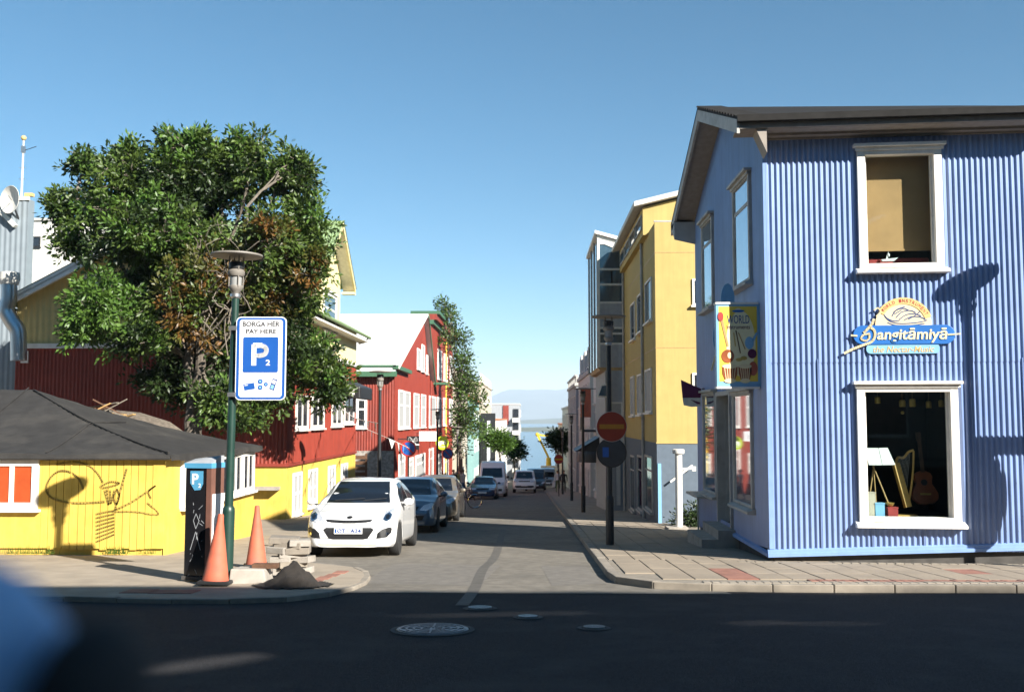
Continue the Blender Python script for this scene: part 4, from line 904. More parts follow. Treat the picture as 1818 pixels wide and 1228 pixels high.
def tz(x, y):
    ds = (y - y0) / 4.2; de = (x1 - x) / 5.2; dn = (y1 - y) / 3.0; h = max(0., min(ds, de, dn, 1)); return ze + .085 + (apx - ze) * h ** 1.12 - .1 * math.sin(math.pi * h)
for xs in (SX - 2.2, SX - 4.4, SX - 6.6): MB().tube([(xs, y0 + .05 + k * .2, tz(xs, y0 + .05 + k * .2) + .004) for k in range(19)], .012, 5).build('tarp_seam', 'tarp', SH, True)
MB().tube([(x1 - 5.2 * t, y0 + 4.2 * t, tz(x1 - 5.2 * t, y0 + 4.2 * t) + .005) for t in np.linspace(.01, .98, 14)], .02, 6).build('tarp_hip', 'tarp', SH, True)
MB().tube([(x0, y0 - .02, ze - .02), (x1, y0 - .02, ze - .01)], .03, 6).build('eave_pole', 'tarp', SH, True)
# graffiti
gp_ = Pl((0, SY - .03, 0), (1, 0, 0), (0, 0, 1))
def gpx(pts): return [Vector((W(x, y, SY - .03).x, W(x, y, SY - .03).z, 0)) for x, y in pts]
GR = thing('graffiti', 'dark spray-painted scrawl on the yellow plank wall', 'graffiti', (W(200, 900, SY).x, SY, zg_))
def tagl(pts, wd=.035):
    mb = MB(); gp_.flat(mb, [p.to_2d() for p in spline(gpx(pts), 6)], wd, .0, .004); mb.build('paint_line', 'graffiti', GR)
tagl([(148, 868), (140, 850), (125, 838), (105, 836), (88, 850), (82, 870), (95, 885), (125, 892), (160, 892), (186, 890)]); tagl([(183, 856), (172, 838), (155, 825), (130, 820), (100, 824)], .025)
tagl([(225, 832), (217, 860), (204, 905)]); tagl([(204, 905), (235, 890), (276, 862)]); tagl([(276, 862), (264, 872), (268, 884)], .025); tagl([(200, 908), (240, 908), (281, 913), (262, 892)], .025)
for k in range(8): tagl([(171, 912 + k * 7), (190, 908 + k * 6.5), (203, 906 + k * 6)], .028)
tagl([(178, 864), (195, 855), (212, 857), (200, 862), (182, 866)], .03)
for pts in ([(186, 870), (193, 895), (190, 868)], [(196, 870), (197, 893), (203, 870)], [(208, 868), (202, 882), (207, 895), (212, 880), (208, 868)]): tagl(pts, .03)
# weeds at the foot of the wall: small grass tufts
tuft = []
for px in (195, 203, 212, 222, 60, 75, 85, 40, 265, 20): tuft.append(W(px, 961, SY - .08).x)
v = []; f = []
for cx in tuft:
    for k in range(26):
        bx = cx + random.gauss(0, .08); by = SY - .05 - random.random() * .08; h = random.uniform(.04, .2); lx = random.gauss(0, .05); o = len(v); zz = gz(by) + .09
        v += [(bx - .005, by, zz), (bx + .005, by, zz), (bx + lx, by - random.random() * .05, zz + h)]; f.append((o, o + 1, o + 2))
me = bpy.data.meshes.new('weeds'); me.from_pydata(v, [], f); o = link('weeds', me, 'leaf_light'); tag(o, 'green weeds sprouting along the foot of the yellow shed', 'weeds'); struct(o, 'stuff')
# ---- red and cream house behind the tree
HX, HY0 = W(509, 826, 33).x, 33.0; HY1 = WX(631, 800, HX).y
HR = thing('gabled_house', 'house with yellow basement, red middle storey and cream gabled top', 'house', (HX, HY0, gz(HY0)))
hs = Pl((HX - 9.2, HY0, 0), (1, 0, 0), (0, 0, 1)); he = Pl((HX, HY0, 0), (0, 1, 0), (0, 0, 1)); HL = HY1 - HY0
z1_ = W(480, 826, HY0).z; z2_ = W(200, 615, HY0).z; zev = 5.55; zrd = 8.0
MB().box(HX - 9.15, HY0 + .05, gz(HY1) - 1, HX - .05, HY1, z1_).build('basement_core', 'yellow', HR)
wall(hs, 'basement_wall', 'yellow', HR, 0, 9.2, gz(HY1) - 1, z1_); wall(he, 'basement_wall', 'yellow', HR, 0, HL, gz(HY1) - 1, z1_)
hs.rect(MB(), -.05, z1_ - .04, 9.25, z1_ + .06, .0, .07).build('string_course', 'red_dark', HR); he.rect(MB(), -.05, z1_ - .04, HL, z1_ + .06, .0, .07).build('string_course', 'red_dark', HR)
wall(hs, 'red_wall', 'red_steel', HR, 0, 9.2, z1_, z2_, (), .13, .014); wall(he, 'red_wall', 'red_steel', HR, 0, HL, z1_, z2_, (), .13, .014)
hs.rect(MB(), -.05, z2_ - .06, 9.25, z2_ + .1, .0, .08).build('white_band', 'white_paint', HR); he.rect(MB(), -.02, z2_ - .06, HL, z2_ + .1, .0, .08).build('white_band', 'white_paint', HR)
gab = lambda u: min(zev + u * .53, zev + (9.2 - u) * .53)
wall(hs, 'cream_wall', 'cream', HR, 0, 9.2, z2_, gab, (), .2, .012)
wall(he, 'cream_wall', 'cream_light', HR, 0, HL, z2_, zev)
zr = gab(4.6); o_ = .5
MB().box(HX - 9.15, HY1 - .05, z1_, HX - .02, HY1, zev).build('north_wall', 'cream', HR)
rl = 4.6 + o_; sl_ = math.hypot(rl, rl * .53)
corrslab((HX - 4.6, HY0 - .5, zr + .08), (0, 1, 0), HL + 1.0, (1, 0, -.53), sl_, 'roof', 'green_roof', HR); corrslab((HX - 4.6, HY0 - .5, zr + .08), (0, 1, 0), HL + 1.0, (-1, 0, -.53), sl_, 'roof', 'green_roof', HR)
for s_ in (-1, 1):
    e0 = Vector((HX - 4.6, HY0 - .5, zr + .05)); e1 = e0 + Vector((s_ * rl, 0, -.53 * rl)); dn = Vector((0, 0, -.3))
    MB().hull([e0, e1, e1 + dn, e0 + dn], [p + Vector((0, .06, 0)) for p in (e0, e1, e1 + dn, e0 + dn)]).build('bargeboard', 'white_paint', HR)
    MB().hull([e0 + dn * .4, e1 + dn * .4, e1 + dn * .5, e0 + dn * .5], [p + Vector((0, .5, 0)) for p in (e0 + dn * .4, e1 + dn * .4, e1 + dn * .5, e0 + dn * .5)]).build('rake_soffit', 'offwhite', HR)
    MB().box(min(e1.x, e1.x - s_ * .5), HY0 - .5, e1.z - .28, max(e1.x, e1.x - s_ * .5), HY1 + .4, e1.z - .2).build('eave_soffit', 'offwhite', HR)
    MB().tube([(e1.x + s_ * .06, HY0 - .5, e1.z - .06), (e1.x + s_ * .06, HY1 + .4, e1.z - .06)], .07, 8).build('gutter', 'green_roof', HR)
MB().tube([(HX + .5, HY1 + .2, zev - .3), (HX + .3, HY1 + .2, zev - .5), (HX + .05, HY1 + .2, zev - .55)], .04, 8).build('gutter_bend', 'offwhite', HR)
# cross gable facing the street
cgy = WX(610, 393, HX + .55).y - HY0; gp1 = WX(610, 393, HX + .55).z; ge = WX(632, 512, HX + .55); hw_ = ge.y - HY0 - cgy; sl2 = (gp1 - ge.z) / hw_
pk = gp1 - .15
MB().prism([(HX, HY0 + cgy - 2.3, zev - .3), (HX, HY0 + cgy + 2.3, zev - .3), (HX, HY0 + cgy + 2.3, pk - 2.3 * sl2), (HX, HY0 + cgy, pk), (HX, HY0 + cgy - 2.3, pk - 2.3 * sl2)], (-4.4, 0, 0)).build('cross_gable', 'cream_light', HR)
for s_ in (-1, 1):
    a = Vector((HX + .55, HY0 + cgy, gp1)); b = Vector((HX + .55, HY0 + cgy + s_ * hw_, ge.z)); dn = Vector((0, 0, -.26))
    MB().hull([a, b, b + dn, a + dn], [p - Vector((.06, 0, 0)) for p in (a, b, b + dn, a + dn)]).build('bargeboard', 'cream_light', HR)
    corrslab(a + Vector((.02, 0, .03)), (-1, 0, 0), 5.2, b - a, (b - a).length + .1, 'gable_roof', 'green_roof', HR)
    MB().hull([a + dn * .4, b + dn * .4, b + dn * .55, a + dn * .55], [p - Vector((.55, 0, 0)) for p in (a + dn * .4, b + dn * .4, b + dn * .55, a + dn * .55)]).build('rake_soffit', 'offwhite', HR)
    MB().box(HX, b.y - .35 * (s_ > 0), b.z - .3, HX + .55, b.y + .35 * (s_ < 0), b.z - .2).build('eave_return', 'cream_light', HR)
pxwin(he, HR, 573, 520, 596, 590, fm='white_paint', gm='glass_blue', fw=.12, rows=(.6,), lintel=.06)
for a, b, cc, d in ((524, 704, 546, 762), (552, 702, 574, 760), (588, 698, 606, 756), (610, 696, 627, 752)): pxwin(he, HR, a, b, cc, d, fm='white_paint', gm='glass_dark', fw=.12, cols=2, lintel=.05, d=.012)
for a, b, cc, d in ((519, 838, 535, 912), (547, 832, 562, 898), (582, 826, 594, 880), (605, 822, 616, 868)): pxwin(he, HR, a, b, cc, d, fm='white_paint', gm='curtain', fw=.12, cols=2, rows=(.5,), d=.0)
for a, b in ((WX(500, 870, HX), 0),): pass
hs.rect(MB(), 7.2, -.8, 9.0, -.7, 0, .4).build('ledge', 'concrete', HR)
for a, b, cc, d in ((150, 485, 175, 570), (245, 480, 290, 530)): pxwin(hs, HR, a, b, cc, d, fm='white_paint', gm='glass_dark', fw=.1, d=.012)
MB().box(HX - 9.0, HY0 - .06, z2_ - .55, HX - 8.75, HY0 - .02, z2_ - .15).build('wall_plaque', 'white_paint', HR)
p0 = WX(634, 655, HX + .02); AWN = thing('dark_awning', 'folded black awning at the far corner of the red storey', 'awning', (HX, HY1, 3))
MB().hull([(HX + .02, HY1 - 3.2, 3.2), (HX + .02, HY1, 3.2), (HX + .02, HY1, 2.5), (HX + .02, HY1 - 3.2, 2.5)], [(HX + .75, HY1 - 3.2, 2.9), (HX + .75, HY1, 2.9), (HX + .75, HY1, 2.35), (HX + .75, HY1 - 3.2, 2.35)]).build('cover', 'black', AWN, bevel=.06)
MB().box(HX + .3, HY1 - 3.24, 2.55, HX + .5, HY1 - 3.21, 2.75).build('badge', 'white_paint', AWN)
# wooden slat crate wall and rough stone wall in the gap
GX_ = HX - .2
SW = thing('slatted_screen', 'weathered wooden slat screen between the two red houses', 'screen', (GX_, 47, gz(47)))
for k in range(9): z = gz(47) + .15 + k * .26; MB().box(GX_ - 1.1, 47, z, GX_ + .55, 47.04, z + .17).build('slat', 'wood_dark', SW)
for x in (GX_ - 1.05, GX_ + .45): MB().box(x, 47.05, gz(47) - .1, x + .09, 47.12, gz(47) + 2.5).build('post', 'wood_dark', SW)
# ---- second red house with white roof
RX = -8.0; RY0 = WX(700, 700, RX).y; RYm = WX(764, 700, RX).y; RY1 = WX(803, 700, RX).y
H2 = thing('red_terrace', 'long red corrugated building with white sloping roof and green trim', 'building', (RX, RY0, gz(RY0)))
rs = Pl((RX - 12, RY0, 0), (1, 0, 0), (0, 0, 1)); re_ = Pl((RX, RY0, 0), (0, 1, 0), (0, 0, 1))
zE = rs.uv(690, 652)[1]; zR = WX(752, 562, RX).z; yR = WX(752, 562, RX).y - RY0; L1 = RYm - RY0; L2 = RY1 - RY0
wall(rs, 'south_wall', 'red_steel', H2, 0, 12, gz(RY0) - .5, zE, (), .16, .016)
zs = rs.uv(680, 800)[1]; rs.rect(MB(), 0, gz(RY0) - .5, 12, zs, .0, .08).build('stone_plinth', 'stone', H2)
wall(re_, 'east_wall', 'red_steel', H2, 0, L1, gz(RYm) - .5, lambda u: zE + (zR - zE) * (u / yR if u < yR else max(0, 1 - (u - yR) / (L1 - yR + .01))), (), .16, .012)
# asymmetric roof: long white slope to the south
MB().prism([(RX + .35, RY0 - .4, zE - .1), (RX + .35, RY0 + yR, zR + .05), (RX + .35, RY0 + yR, zR + .2), (RX + .35, RY0 - .4, zE + .05)], (-12.5, 0, 0)).build('roof', 'roof_white', H2)
MB().prism([(RX + .35, RYm + .2, zE - .1), (RX + .35, RY0 + yR, zR + .05), (RX + .35, RY0 + yR, zR + .2), (RX + .35, RYm + .4, zE + .05)], (-12.5, 0, 0)).build('roof', 'roof_white', H2)
MB().prism([(RX + .36, RYm + .3, zE - .5), (RX + .36, RY0 + yR + .05, zR - .1), (RX + .36, RY0 + yR + .05, zR + .2), (RX + .36, RYm + .7, zE - .3)], (.06, 0, 0)).build('bargeboard', 'green_trim', H2)
for z0, z1, m_ in ((-.55, -.25, 'green_trim'), (-.25, .0, 'roof_white'), (.0, .12, 'green_trim')): MB().box(RX - 12, RY0 - .5 - (.06 if m_ == 'green_trim' else 0), zE + z0, RX + .12 + (.03 if m_ == 'green_trim' else 0), RY0 - .02, zE + z1).build('cornice', m_, H2)
MB().box(RX + .0, RY0 - .56, zE - .12, RX + .3, RY0 + 6, zE + .1).build('cornice', 'green_trim', H2)
zT = WX(785, 592, RX).z
MB().box(RX - 1.5, RYm, gz(RY1) - 1, RX, RY1, zT).build('tall_part', 'red_steel', H2)
wall(Pl((RX + .02, RYm, 0), (0, 1, 0), (0, 0, 1)), 'tall_wall', 'red_steel', H2, 0, RY1 - RYm, gz(RY1) - 1, zT, (), .2, .012)
for z0, z1, e, m_ in ((-.1, .25, .25, 'green_trim'), (.25, .7, .5, 'red_steel'), (.7, .95, .7, 'green_trim')): MB().box(RX - 1.6, RYm - .1, zT + z0, RX + e, RY1 + e * .4, zT + z1).build('parapet_cornice', m_, H2)
for a, b, cc, d in ((707, 692, 716, 761), (718, 695, 727, 760), (734, 698, 743, 759), (747, 700, 755, 758)): pxwin(re_, H2, a, b, cc, d, gm='curtain', fw=.14, rows=(.62,), d=.014)
for a, b, cc, d in ((740, 619, 746, 656), (748, 612, 753, 660), (756, 630, 759, 664)): pxwin(re_, H2, a, b, cc, d, gm='curtain', fw=.14, d=.014)
for a, b, cc, d in ((761, 703, 772, 758), (775, 705, 782, 756), (786, 706, 791, 755), (797, 708, 802, 755), (776, 621, 783, 674), (787, 629, 793, 677), (798, 633, 803, 680)): pxwin(re_, H2, a, b, cc, d, gm='curtain', fw=.16, d=.05)
for a, b, cc, d in ((707, 805, 717, 850), (724, 812, 732, 850), (736, 806, 753, 860), (761, 795, 768, 860), (776, 805, 782, 860), (787, 803, 795, 860)): pxwin(re_, H2, a, b, cc, d, gm='curtain', fw=.2, d=.04, rows=(.75,))
pxwin(rs, H2, 632, 706, 652, 760, gm='glass_dark', fw=.16, rows=(.65,), d=.016)
u = re_.uv(763, 700)[0]; MB().cyl(re_.pt(u, gz(80), .1), re_.pt(u, zE, .1), .06, n=8).build('downpipe', 'red_steel', H2, True)
u = re_.uv(790, 700)[0]; MB().cyl(re_.pt(u, gz(80), .1), re_.pt(u, zT, .1), .07, n=8).build('downpipe', 'panel_yellow', H2, True)
q = re_.uv(771, 683); MB().box(RX, RY0 + q[0] - 1, q[1], RX + 1, RY0 + q[0] + 1, q[1] + .18).build('door_hood', 'green_trim', H2)
# shop signs
def flag_sign(name, label, cat, px, py, X, wpx, hpx, m_, round_=False):
    p = WX(px, py, X); sc = p.y / FP; t = thing(name, label, cat, p); pl = Pl((p.x, p.y, p.z), (1, 0, 0), (0, 0, 1)); w_, h_ = wpx * sc / 2, hpx * sc / 2
    (pl.plate(MB(), circ(0, 0, w_, h_), -.08, 0) if round_ else pl.rect(MB(), -w_, -h_, w_, h_, -.08, 0)).build('board', m_, t)
    pl.rect(MB(), -abs(X - RX) , h_ * .5, -w_ * .9, h_ * .5 + .06, -.06, -.02).build('bracket', 'dark_metal', t)
    return t, pl, w_, h_
t, pl, a, b = flag_sign('gift_sign', 'square black projecting sign with a white ribbon bow', 'sign', 733, 786, RX + .9, 22, 24, 'black')
for s_ in (-1, 1):
    mb = MB(); pl.flat(mb, [p.to_2d() for p in spline([Vector((0, b * .3, 0)), Vector((s_ * a * .5, b * .75, 0)), Vector((s_ * a * .6, b * .35, 0)), Vector((0, b * .3, 0)), Vector((s_ * a * .4, -b * .1, 0))], 5)], .09, 0, .01); mb.build('ribbon', 'cloth_white', t)
mb = MB(); pl.flat(mb, [(0, b * .3), (0, -b)], .09, 0, .012); mb.build('ribbon', 'cloth_white', t); mb = MB(); pl.flat(mb, [(-a, -b * .25), (a, -b * .25)], .07, 0, .01); mb.build('ribbon', 'cloth_white', t)
t, pl, a, b = flag_sign('shop_board', 'long white shop board with grey script on the red building', 'sign', 760, 774, RX + .8, 32, 17, 'sign_white'); text('Kaldi', pl, a * .05, 0, a * 1.5, b * 1.3, 'grey_wall', t, shear=.3, d=.006)
t, pl, a, b = flag_sign('round_sign', 'round lime green shop sign with white lettering', 'sign', 785, 786, RX + 1.6, 23, 24, 'lime', True); text('gió', pl, 0, 0, a * 1.25, b * .8, 'sign_white', t, bold=.03, d=.006); mb = MB(); pl.flat(mb, [(-a * .5, -b * .55), (a * .5, -b * .55)], .03, 0, .01); mb.build('underline', 'sign_white', t)
# ---- far left: grey building, dish, mast, duct, white building
HGc = thing('grey_building', 'tall grey corrugated building at the left edge', 'building', (-17, 36, gz(36)))
e = W(48, 400, 36); ga = W(48, 350, 36).z; gs_ = Pl((e.x - 12, 36, 0), (1, 0, 0), (0, 0, 1))
wall(gs_, 'south_wall', 'grey_steel', HGc, 0, 12, -3, ga, (), .2, .012); MB().box(e.x - 12, 36.05, -3, e.x, 36.5, ga - .05).build('core', 'grey_steel', HGc); 
gs_.rect(MB(), 10.6, ga - .12, 12.05, ga + .02, -.05, .05).build('roof_edge', 'offwhite', HGc)
a, b = W(-30, 345, 35.9), W(28, 402, 35.9); MB().bar(a, b, .12, .22, (0, 1, 0)).build('white_flashing', 'offwhite', HGc)
p = W(20, 355, 35.6); DS = thing('satellite_dish', 'white satellite dish on the grey building', 'satellite dish', p)
o = MB().lathe([(.02, -.11), (.22, -.09), (.4, -.02), (.52, .07), (.51, .08), (.38, .0), (.2, -.06), (.02, -.08)], 28, axis='y').build('reflector', 'offwhite', DS, True); o.matrix_parent_inverse = Matrix(); o.rotation_euler = (0, 0, R(155)); 
MB().bar(p + Vector((0, .1, -.1)), p + Vector((.1, .45, -.7)), .05, .05).build('mount', 'dark_metal', DS); MB().cyl(p, p + Vector((.15, -.5, .05)), .015).build('feed_arm', 'steel', DS)
a, b = W(38, 348, 36.5), W(42, 248, 36.5); MA = thing('aerial_mast', 'white aerial mast with small aerials above the grey building', 'mast', a)
MB().cyl(a + Vector((0, 0, -1)), b, .05, .03, 8).build('pole', 'offwhite', MA); MB().ball(b + Vector((0, 0, .06)), .1, .1, .1).build('top_cap', 'tan_board', MA, True); MB().bar(a.lerp(b, .8), a.lerp(b, .83) + Vector((.5, 0, .1)), .02, .02).build('yagi_aerial', 'dark_metal', MA); MB().box(b.x - .06, b.y - .06, b.z - .5, b.x + .06, b.y + .06, b.z - .25).build('amplifier', 'steel', MA); MB().box(a.x + .1, a.y, a.z, a.x + .4, a.y + .2, a.z + .12).build('box', 'tan_board', MA)
for t_ in (.3, .5): MB().bar(a.lerp(b, t_) - Vector((.12, 0, 0)), a.lerp(b, t_) + Vector((.12, 0, 0)), .02, .02).build('clamp', 'steel', MA)
DU = thing('vent_duct', 'fat galvanised ventilation duct bending down beside the cream gable', 'duct', W(25, 600, 32))
mb = MB(); mb.tube(spline([W(16, 500, 32), W(16, 530, 32), W(12, 552, 32), W(22, 572, 32), W(32, 590, 32), W(33, 640, 32)], 6), .25, 14); mb.build('pipe', 'steel', DU, True)
q = W(17, 500, 32); MB().lathe([(.27, -.1), (.3, 0), (.32, .1), (.3, .3), (.1, .32)], 16, q).build('cowl', 'offwhite', DU, True)
WB = thing('white_building', 'plain white building glimpsed behind the tree at far left', 'building', W(90, 480, 55)); a = W(50, 392, 55); MB().box(a.x, 55, -4, a.x + 5.5, 66, a.z).build('wall', 'offwhite', WB); MB().box(a.x - .1, 54.9, a.z, a.x + 5.6, 66, a.z + .15).build('roof_edge', 'grey_paint', WB); pb = Pl((a.x, 55, 0), (1, 0, 0), (0, 0, 1)); window(pb, WB, .05, .75, a.z - 1.5, a.z - .9, fm='dark_metal')
# rubble heap of boards behind the shed
DB = thing('board_heap', 'heap of old boards and brush piled behind the black tarpaulin', 'board heap', W(170, 760, 27.5))
for k in range(34):
    p = W(random.uniform(110, 270), 0, 27.5); cx = p.x; hh = 2.35 - abs(cx + 12.0) * .35 + random.uniform(-.3, .1); a = random.uniform(-.9, .9); l = random.uniform(.3, .9); y = 27.3 + random.uniform(-.3, .4)
    MB().bar((cx - math.cos(a) * l, y, hh - .5 - math.sin(a) * l * .5), (cx + math.cos(a) * l, y + random.uniform(-.3, .3), hh - .5 + math.sin(a) * l * .5), .12, .03).build('board', random.choice(['wood', 'wood_dark', 'bark_pale']), DB)
MB().ball((-12, 27.8, .6), 2.6, .6, 1.2).build('brush', 'bark', DB, True)
# ---- buildings further down on the left
t, pl, ps = house('town_house', 'cream house half hidden by the slender tree on the left', -7.6, 101, 117, 6.4, 'beige', -1, 4, 4, 'grey_paint')
t, pl, ps = house('gabled_shop', 'teal shop house with orange roof halfway down on the left', -7.0, 119, 131, 3.6, 'teal', -1, 3, 3, 'orange_roof', 2.4, deep=8)
t, pl, ps = house('town_house', 'tall beige building with white roof balusters on the left', -6.9, 133, 168, 6.2, 'beige', -1, 4, 8, 'beige')
for k in range(16): MB().box(-7.0, 133.2 + k * 2.0, 6.45, -6.8, 133.9 + k * 2.0, 7.5).build('baluster', 'offwhite', t)
MB().box(-6.85, 132.6, -5.4, -4.9, 132.75, 2.2).build('banner_sign', 'black', t); text('KAFFI', Pl((-5.9, 132.6, -1.6), (0, 0, 1), (-1, 0, 0)), 0, 0, 4.6, .8, 'sign_white', t, d=.01) if False else None
MB().box(-6.0, 132.5, -4.6, -5.6, 132.59, 1.2).build('banner_lettering', 'sign_white', t)
t, pl, ps = house('modern_block', 'grey modern block with red panel and white balconies near the sea', W(922, 750, 232).x, 232, 258, W(900, 718, 232).z, 'grey_wall', -1, 5, 5, None, deep=13, frontwin=False)
zt_ = W(900, 718, 232).z; ps = Pl((W(875, 750, 231.9).x, 231.9, 0), (1, 0, 0), (0, 0, 1)); wd_ = W(922, 750, 232).x - W(875, 750, 232).x
ps.rect(MB(), wd_ * .38, zt_ - 4.6, wd_ * .6, zt_ - .2, 0, .1).build('red_panel', 'red_steel', t); ps.rect(MB(), 0, zt_ - 9, wd_ * .3, zt_ - 3.2, 0, .08).build('white_panel', 'offwhite', t)
for k in range(5): z = zt_ - 3.2 - k * 2.9; ps.rect(MB(), wd_ * .74, z - .9, wd_, z + .1, 0, 1.2).build('balcony', 'offwhite', t); window(ps, t, wd_ * .76, wd_ * .97, z + .3, z + 2.2, fm='dark_metal', gm='glass_dark')
house('town_house', 'white house below the beige building on the left', -5.8, 172, 228, 1.2, 'offwhite', -1, 4, 10, 'orange_roof')

# ================================================================== trees and shrubs
def leaves_mesh(pts, dirs, size, name):
    """kite-shaped leaf, folded along the middle"""
    n = len(pts); L = size * rng.uniform(.7, 1.25, n)
    d = dirs / np.linalg.norm(dirs, axis=1)[:, None]
    r = rng.normal(size=(n, 3)); s = np.cross(d, r); s /= np.linalg.norm(s, axis=1)[:, None]; nn = np.cross(s, d)
    w_ = (L * .23)[:, None]; L = L[:, None]
    V = np.stack([pts, pts + d * L * .5 + s * w_ + nn * w_ * .35, pts + d * L, pts + d * L * .5 - s * w_ + nn * w_ * .35], 1).reshape(-1, 3)
    F = np.arange(n * 4).reshape(-1, 4); F = np.concatenate([F[:, [0, 1, 2]], F[:, [0, 2, 3]]])
    me = bpy.data.meshes.new(name); me.vertices.add(len(V)); me.vertices.foreach_set('co', V.ravel().astype(np.float32))
    me.loops.add(F.size); me.loops.foreach_set('vertex_index', F.ravel().astype(np.int32)); me.polygons.add(len(F)); me.polygons.foreach_set('loop_start', np.arange(0, F.size, 3, dtype=np.int32)); me.polygons.foreach_set('loop_total', np.full(len(F), 3, np.int32))
    me.update(calc_edges=True); return me
def wob(a, b, n=5, k=.12):
    a = Vector(a); b = Vector(b); L = (b - a).length; o = []
    for i in range(n + 1):
        t = i / n; e = 0 if i in (0, n) else k * L; o.append(a.lerp(b, t) + Vector((random.gauss(0, e * .5), random.gauss(0, e * .5), random.gauss(0, e * .3) + e * .5 * math.sin(math.pi * t))))
    return o
def make_tree(t, base, fork, lobes, size, trunk_r, bark='bark', stems=1, droop=.0, per=70, spread=.3, twig_r=.012, split=11, rose=1, spray=0):
    """lobes: (centre, radii, clusters, leaf material)"""
    base = Vector(base); fork = Vector(fork); tm = MB(); bm_ = MB(); groups = {}
    for k in range(stems):
        o = Vector((random.uniform(-.25, .25), random.uniform(-.2, .2), 0)) * (stems > 1); P = spline(wob(base + o * .5, fork + o * 2.2, 4, .05), 4); tm.tube(P, [trunk_r * (1.25 - .55 * i / len(P)) for i in range(len(P))], 10)
    tm.build('trunk', bark, t, True)
    lobes2 = []
    for c, rad, ncl, lm in lobes:
        c = Vector(c); q0 = fork.lerp(base, random.uniform(0, .3)); P = spline(wob(q0, c, 4, .1), 3); bm_.tube(P, [trunk_r * (.5 - .36 * i / len(P)) for i in range(len(P))], 6)
        ns = max(1, ncl // split)
        for k in range(ns):
            v = rng.normal(size=3); v /= np.linalg.norm(v); e = c + Vector((v[0] * rad[0], v[1] * rad[1], v[2] * rad[2])) * random.uniform(.1, .6); kk = random.uniform(.5, .85)
            lobes2.append((e, tuple(r_ * kk for r_ in rad), max(2, ncl // ns), lm, P[-3]))
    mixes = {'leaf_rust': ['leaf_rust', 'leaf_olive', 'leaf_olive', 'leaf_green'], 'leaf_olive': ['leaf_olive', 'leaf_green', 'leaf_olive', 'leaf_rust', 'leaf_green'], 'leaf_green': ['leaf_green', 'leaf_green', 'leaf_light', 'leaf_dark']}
    for c, rad, ncl, lm0, q0 in lobes2:
        P = spline(wob(q0, c, 3, .1), 3); bm_.tube(P, [trunk_r * (.16 - .1 * i / len(P)) for i in range(len(P))], 5)
        for k in range(int(ncl * 1.35 * rose)):
            lm = random.choice(mixes.get(lm0, [lm0]))
            v = rng.normal(size=3); v /= np.linalg.norm(v); rr = rng.uniform(.12, 1) ** .42
            e = c + Vector((v[0] * rad[0] * rr, v[1] * rad[1] * rr, v[2] * rad[2] * rr))
            st = P[min(len(P) - 1, int(len(P) * random.uniform(.45, 1)))]
            if k % int(2 * rose) == 0: bm_.tube(wob(st, e, 3, .1), [trunk_r * .11 + .006, trunk_r * .08 + .005, twig_r, twig_r * .6], 4, False)
            if spray:
                dr = Vector((v[0], v[1], v[2] * .8 + .25)) + Vector(rng.normal(size=3)) * .55; dr.normalize(); ln = random.uniform(.35, spray); m__ = max(3, int(ln / .1))
                for q_ in range(m__):
                    t_ = q_ / m__; c_ = e + dr * (t_ - .45) * ln + Vector((0, 0, -.12 * t_ * t_)) + Vector(rng.normal(size=3)) * .045; n = int(per * random.uniform(.6, 1.3))
                    off = rng.normal(size=(n, 3)) * spread; d = off / spread * .8 + np.array(dr) * .8 + rng.normal(size=(n, 3)) * .3 + np.array((0, 0, -.15))
                    groups.setdefault(lm, []).append((np.array(c_) + off, d))
                if k % 3 == 0: bm_.tube([e - dr * ln * .6, e + dr * ln * .5], [.012, .004], 4, False)
                continue
            n = int(per * random.uniform(.5, 1.4)); out = np.array(v) + np.array((0, 0, .25))
            off = rng.normal(size=(n, 3)) * spread * np.array((1, 1, .7)); p = np.array(e) + off
            d = off / (spread) + out * .8 + rng.normal(size=(n, 3)) * .6 + np.array((0, 0, -droop))
            groups.setdefault(lm, []).append((p, d))
    b = bm_.build('branches', 'bark_pale' if bark == 'bark' else bark, t, True); struct(b, 'stuff')
    for lm, g in groups.items():
        o = link('crown', leaves_mesh(np.concatenate([a for a, _ in g]), np.concatenate([b for _, b in g]), size, 'crown'), lm, t); struct(o, 'stuff')
TD = 28.8
base = W(335, 790, TD); base.z = gz(TD)
TB = thing('broadleaf_tree', 'big spreading leafy tree with rusty patches behind the yellow shed', 'tree', base)
def lobe(px, py, rx, ry, n, m_, dy=0, ryd=None):
    D = TD + dy; c = W(px, py, D); s_ = D / FP; return (c, (rx * s_, (ryd or rx * .8) * s_, ry * s_), n, m_)
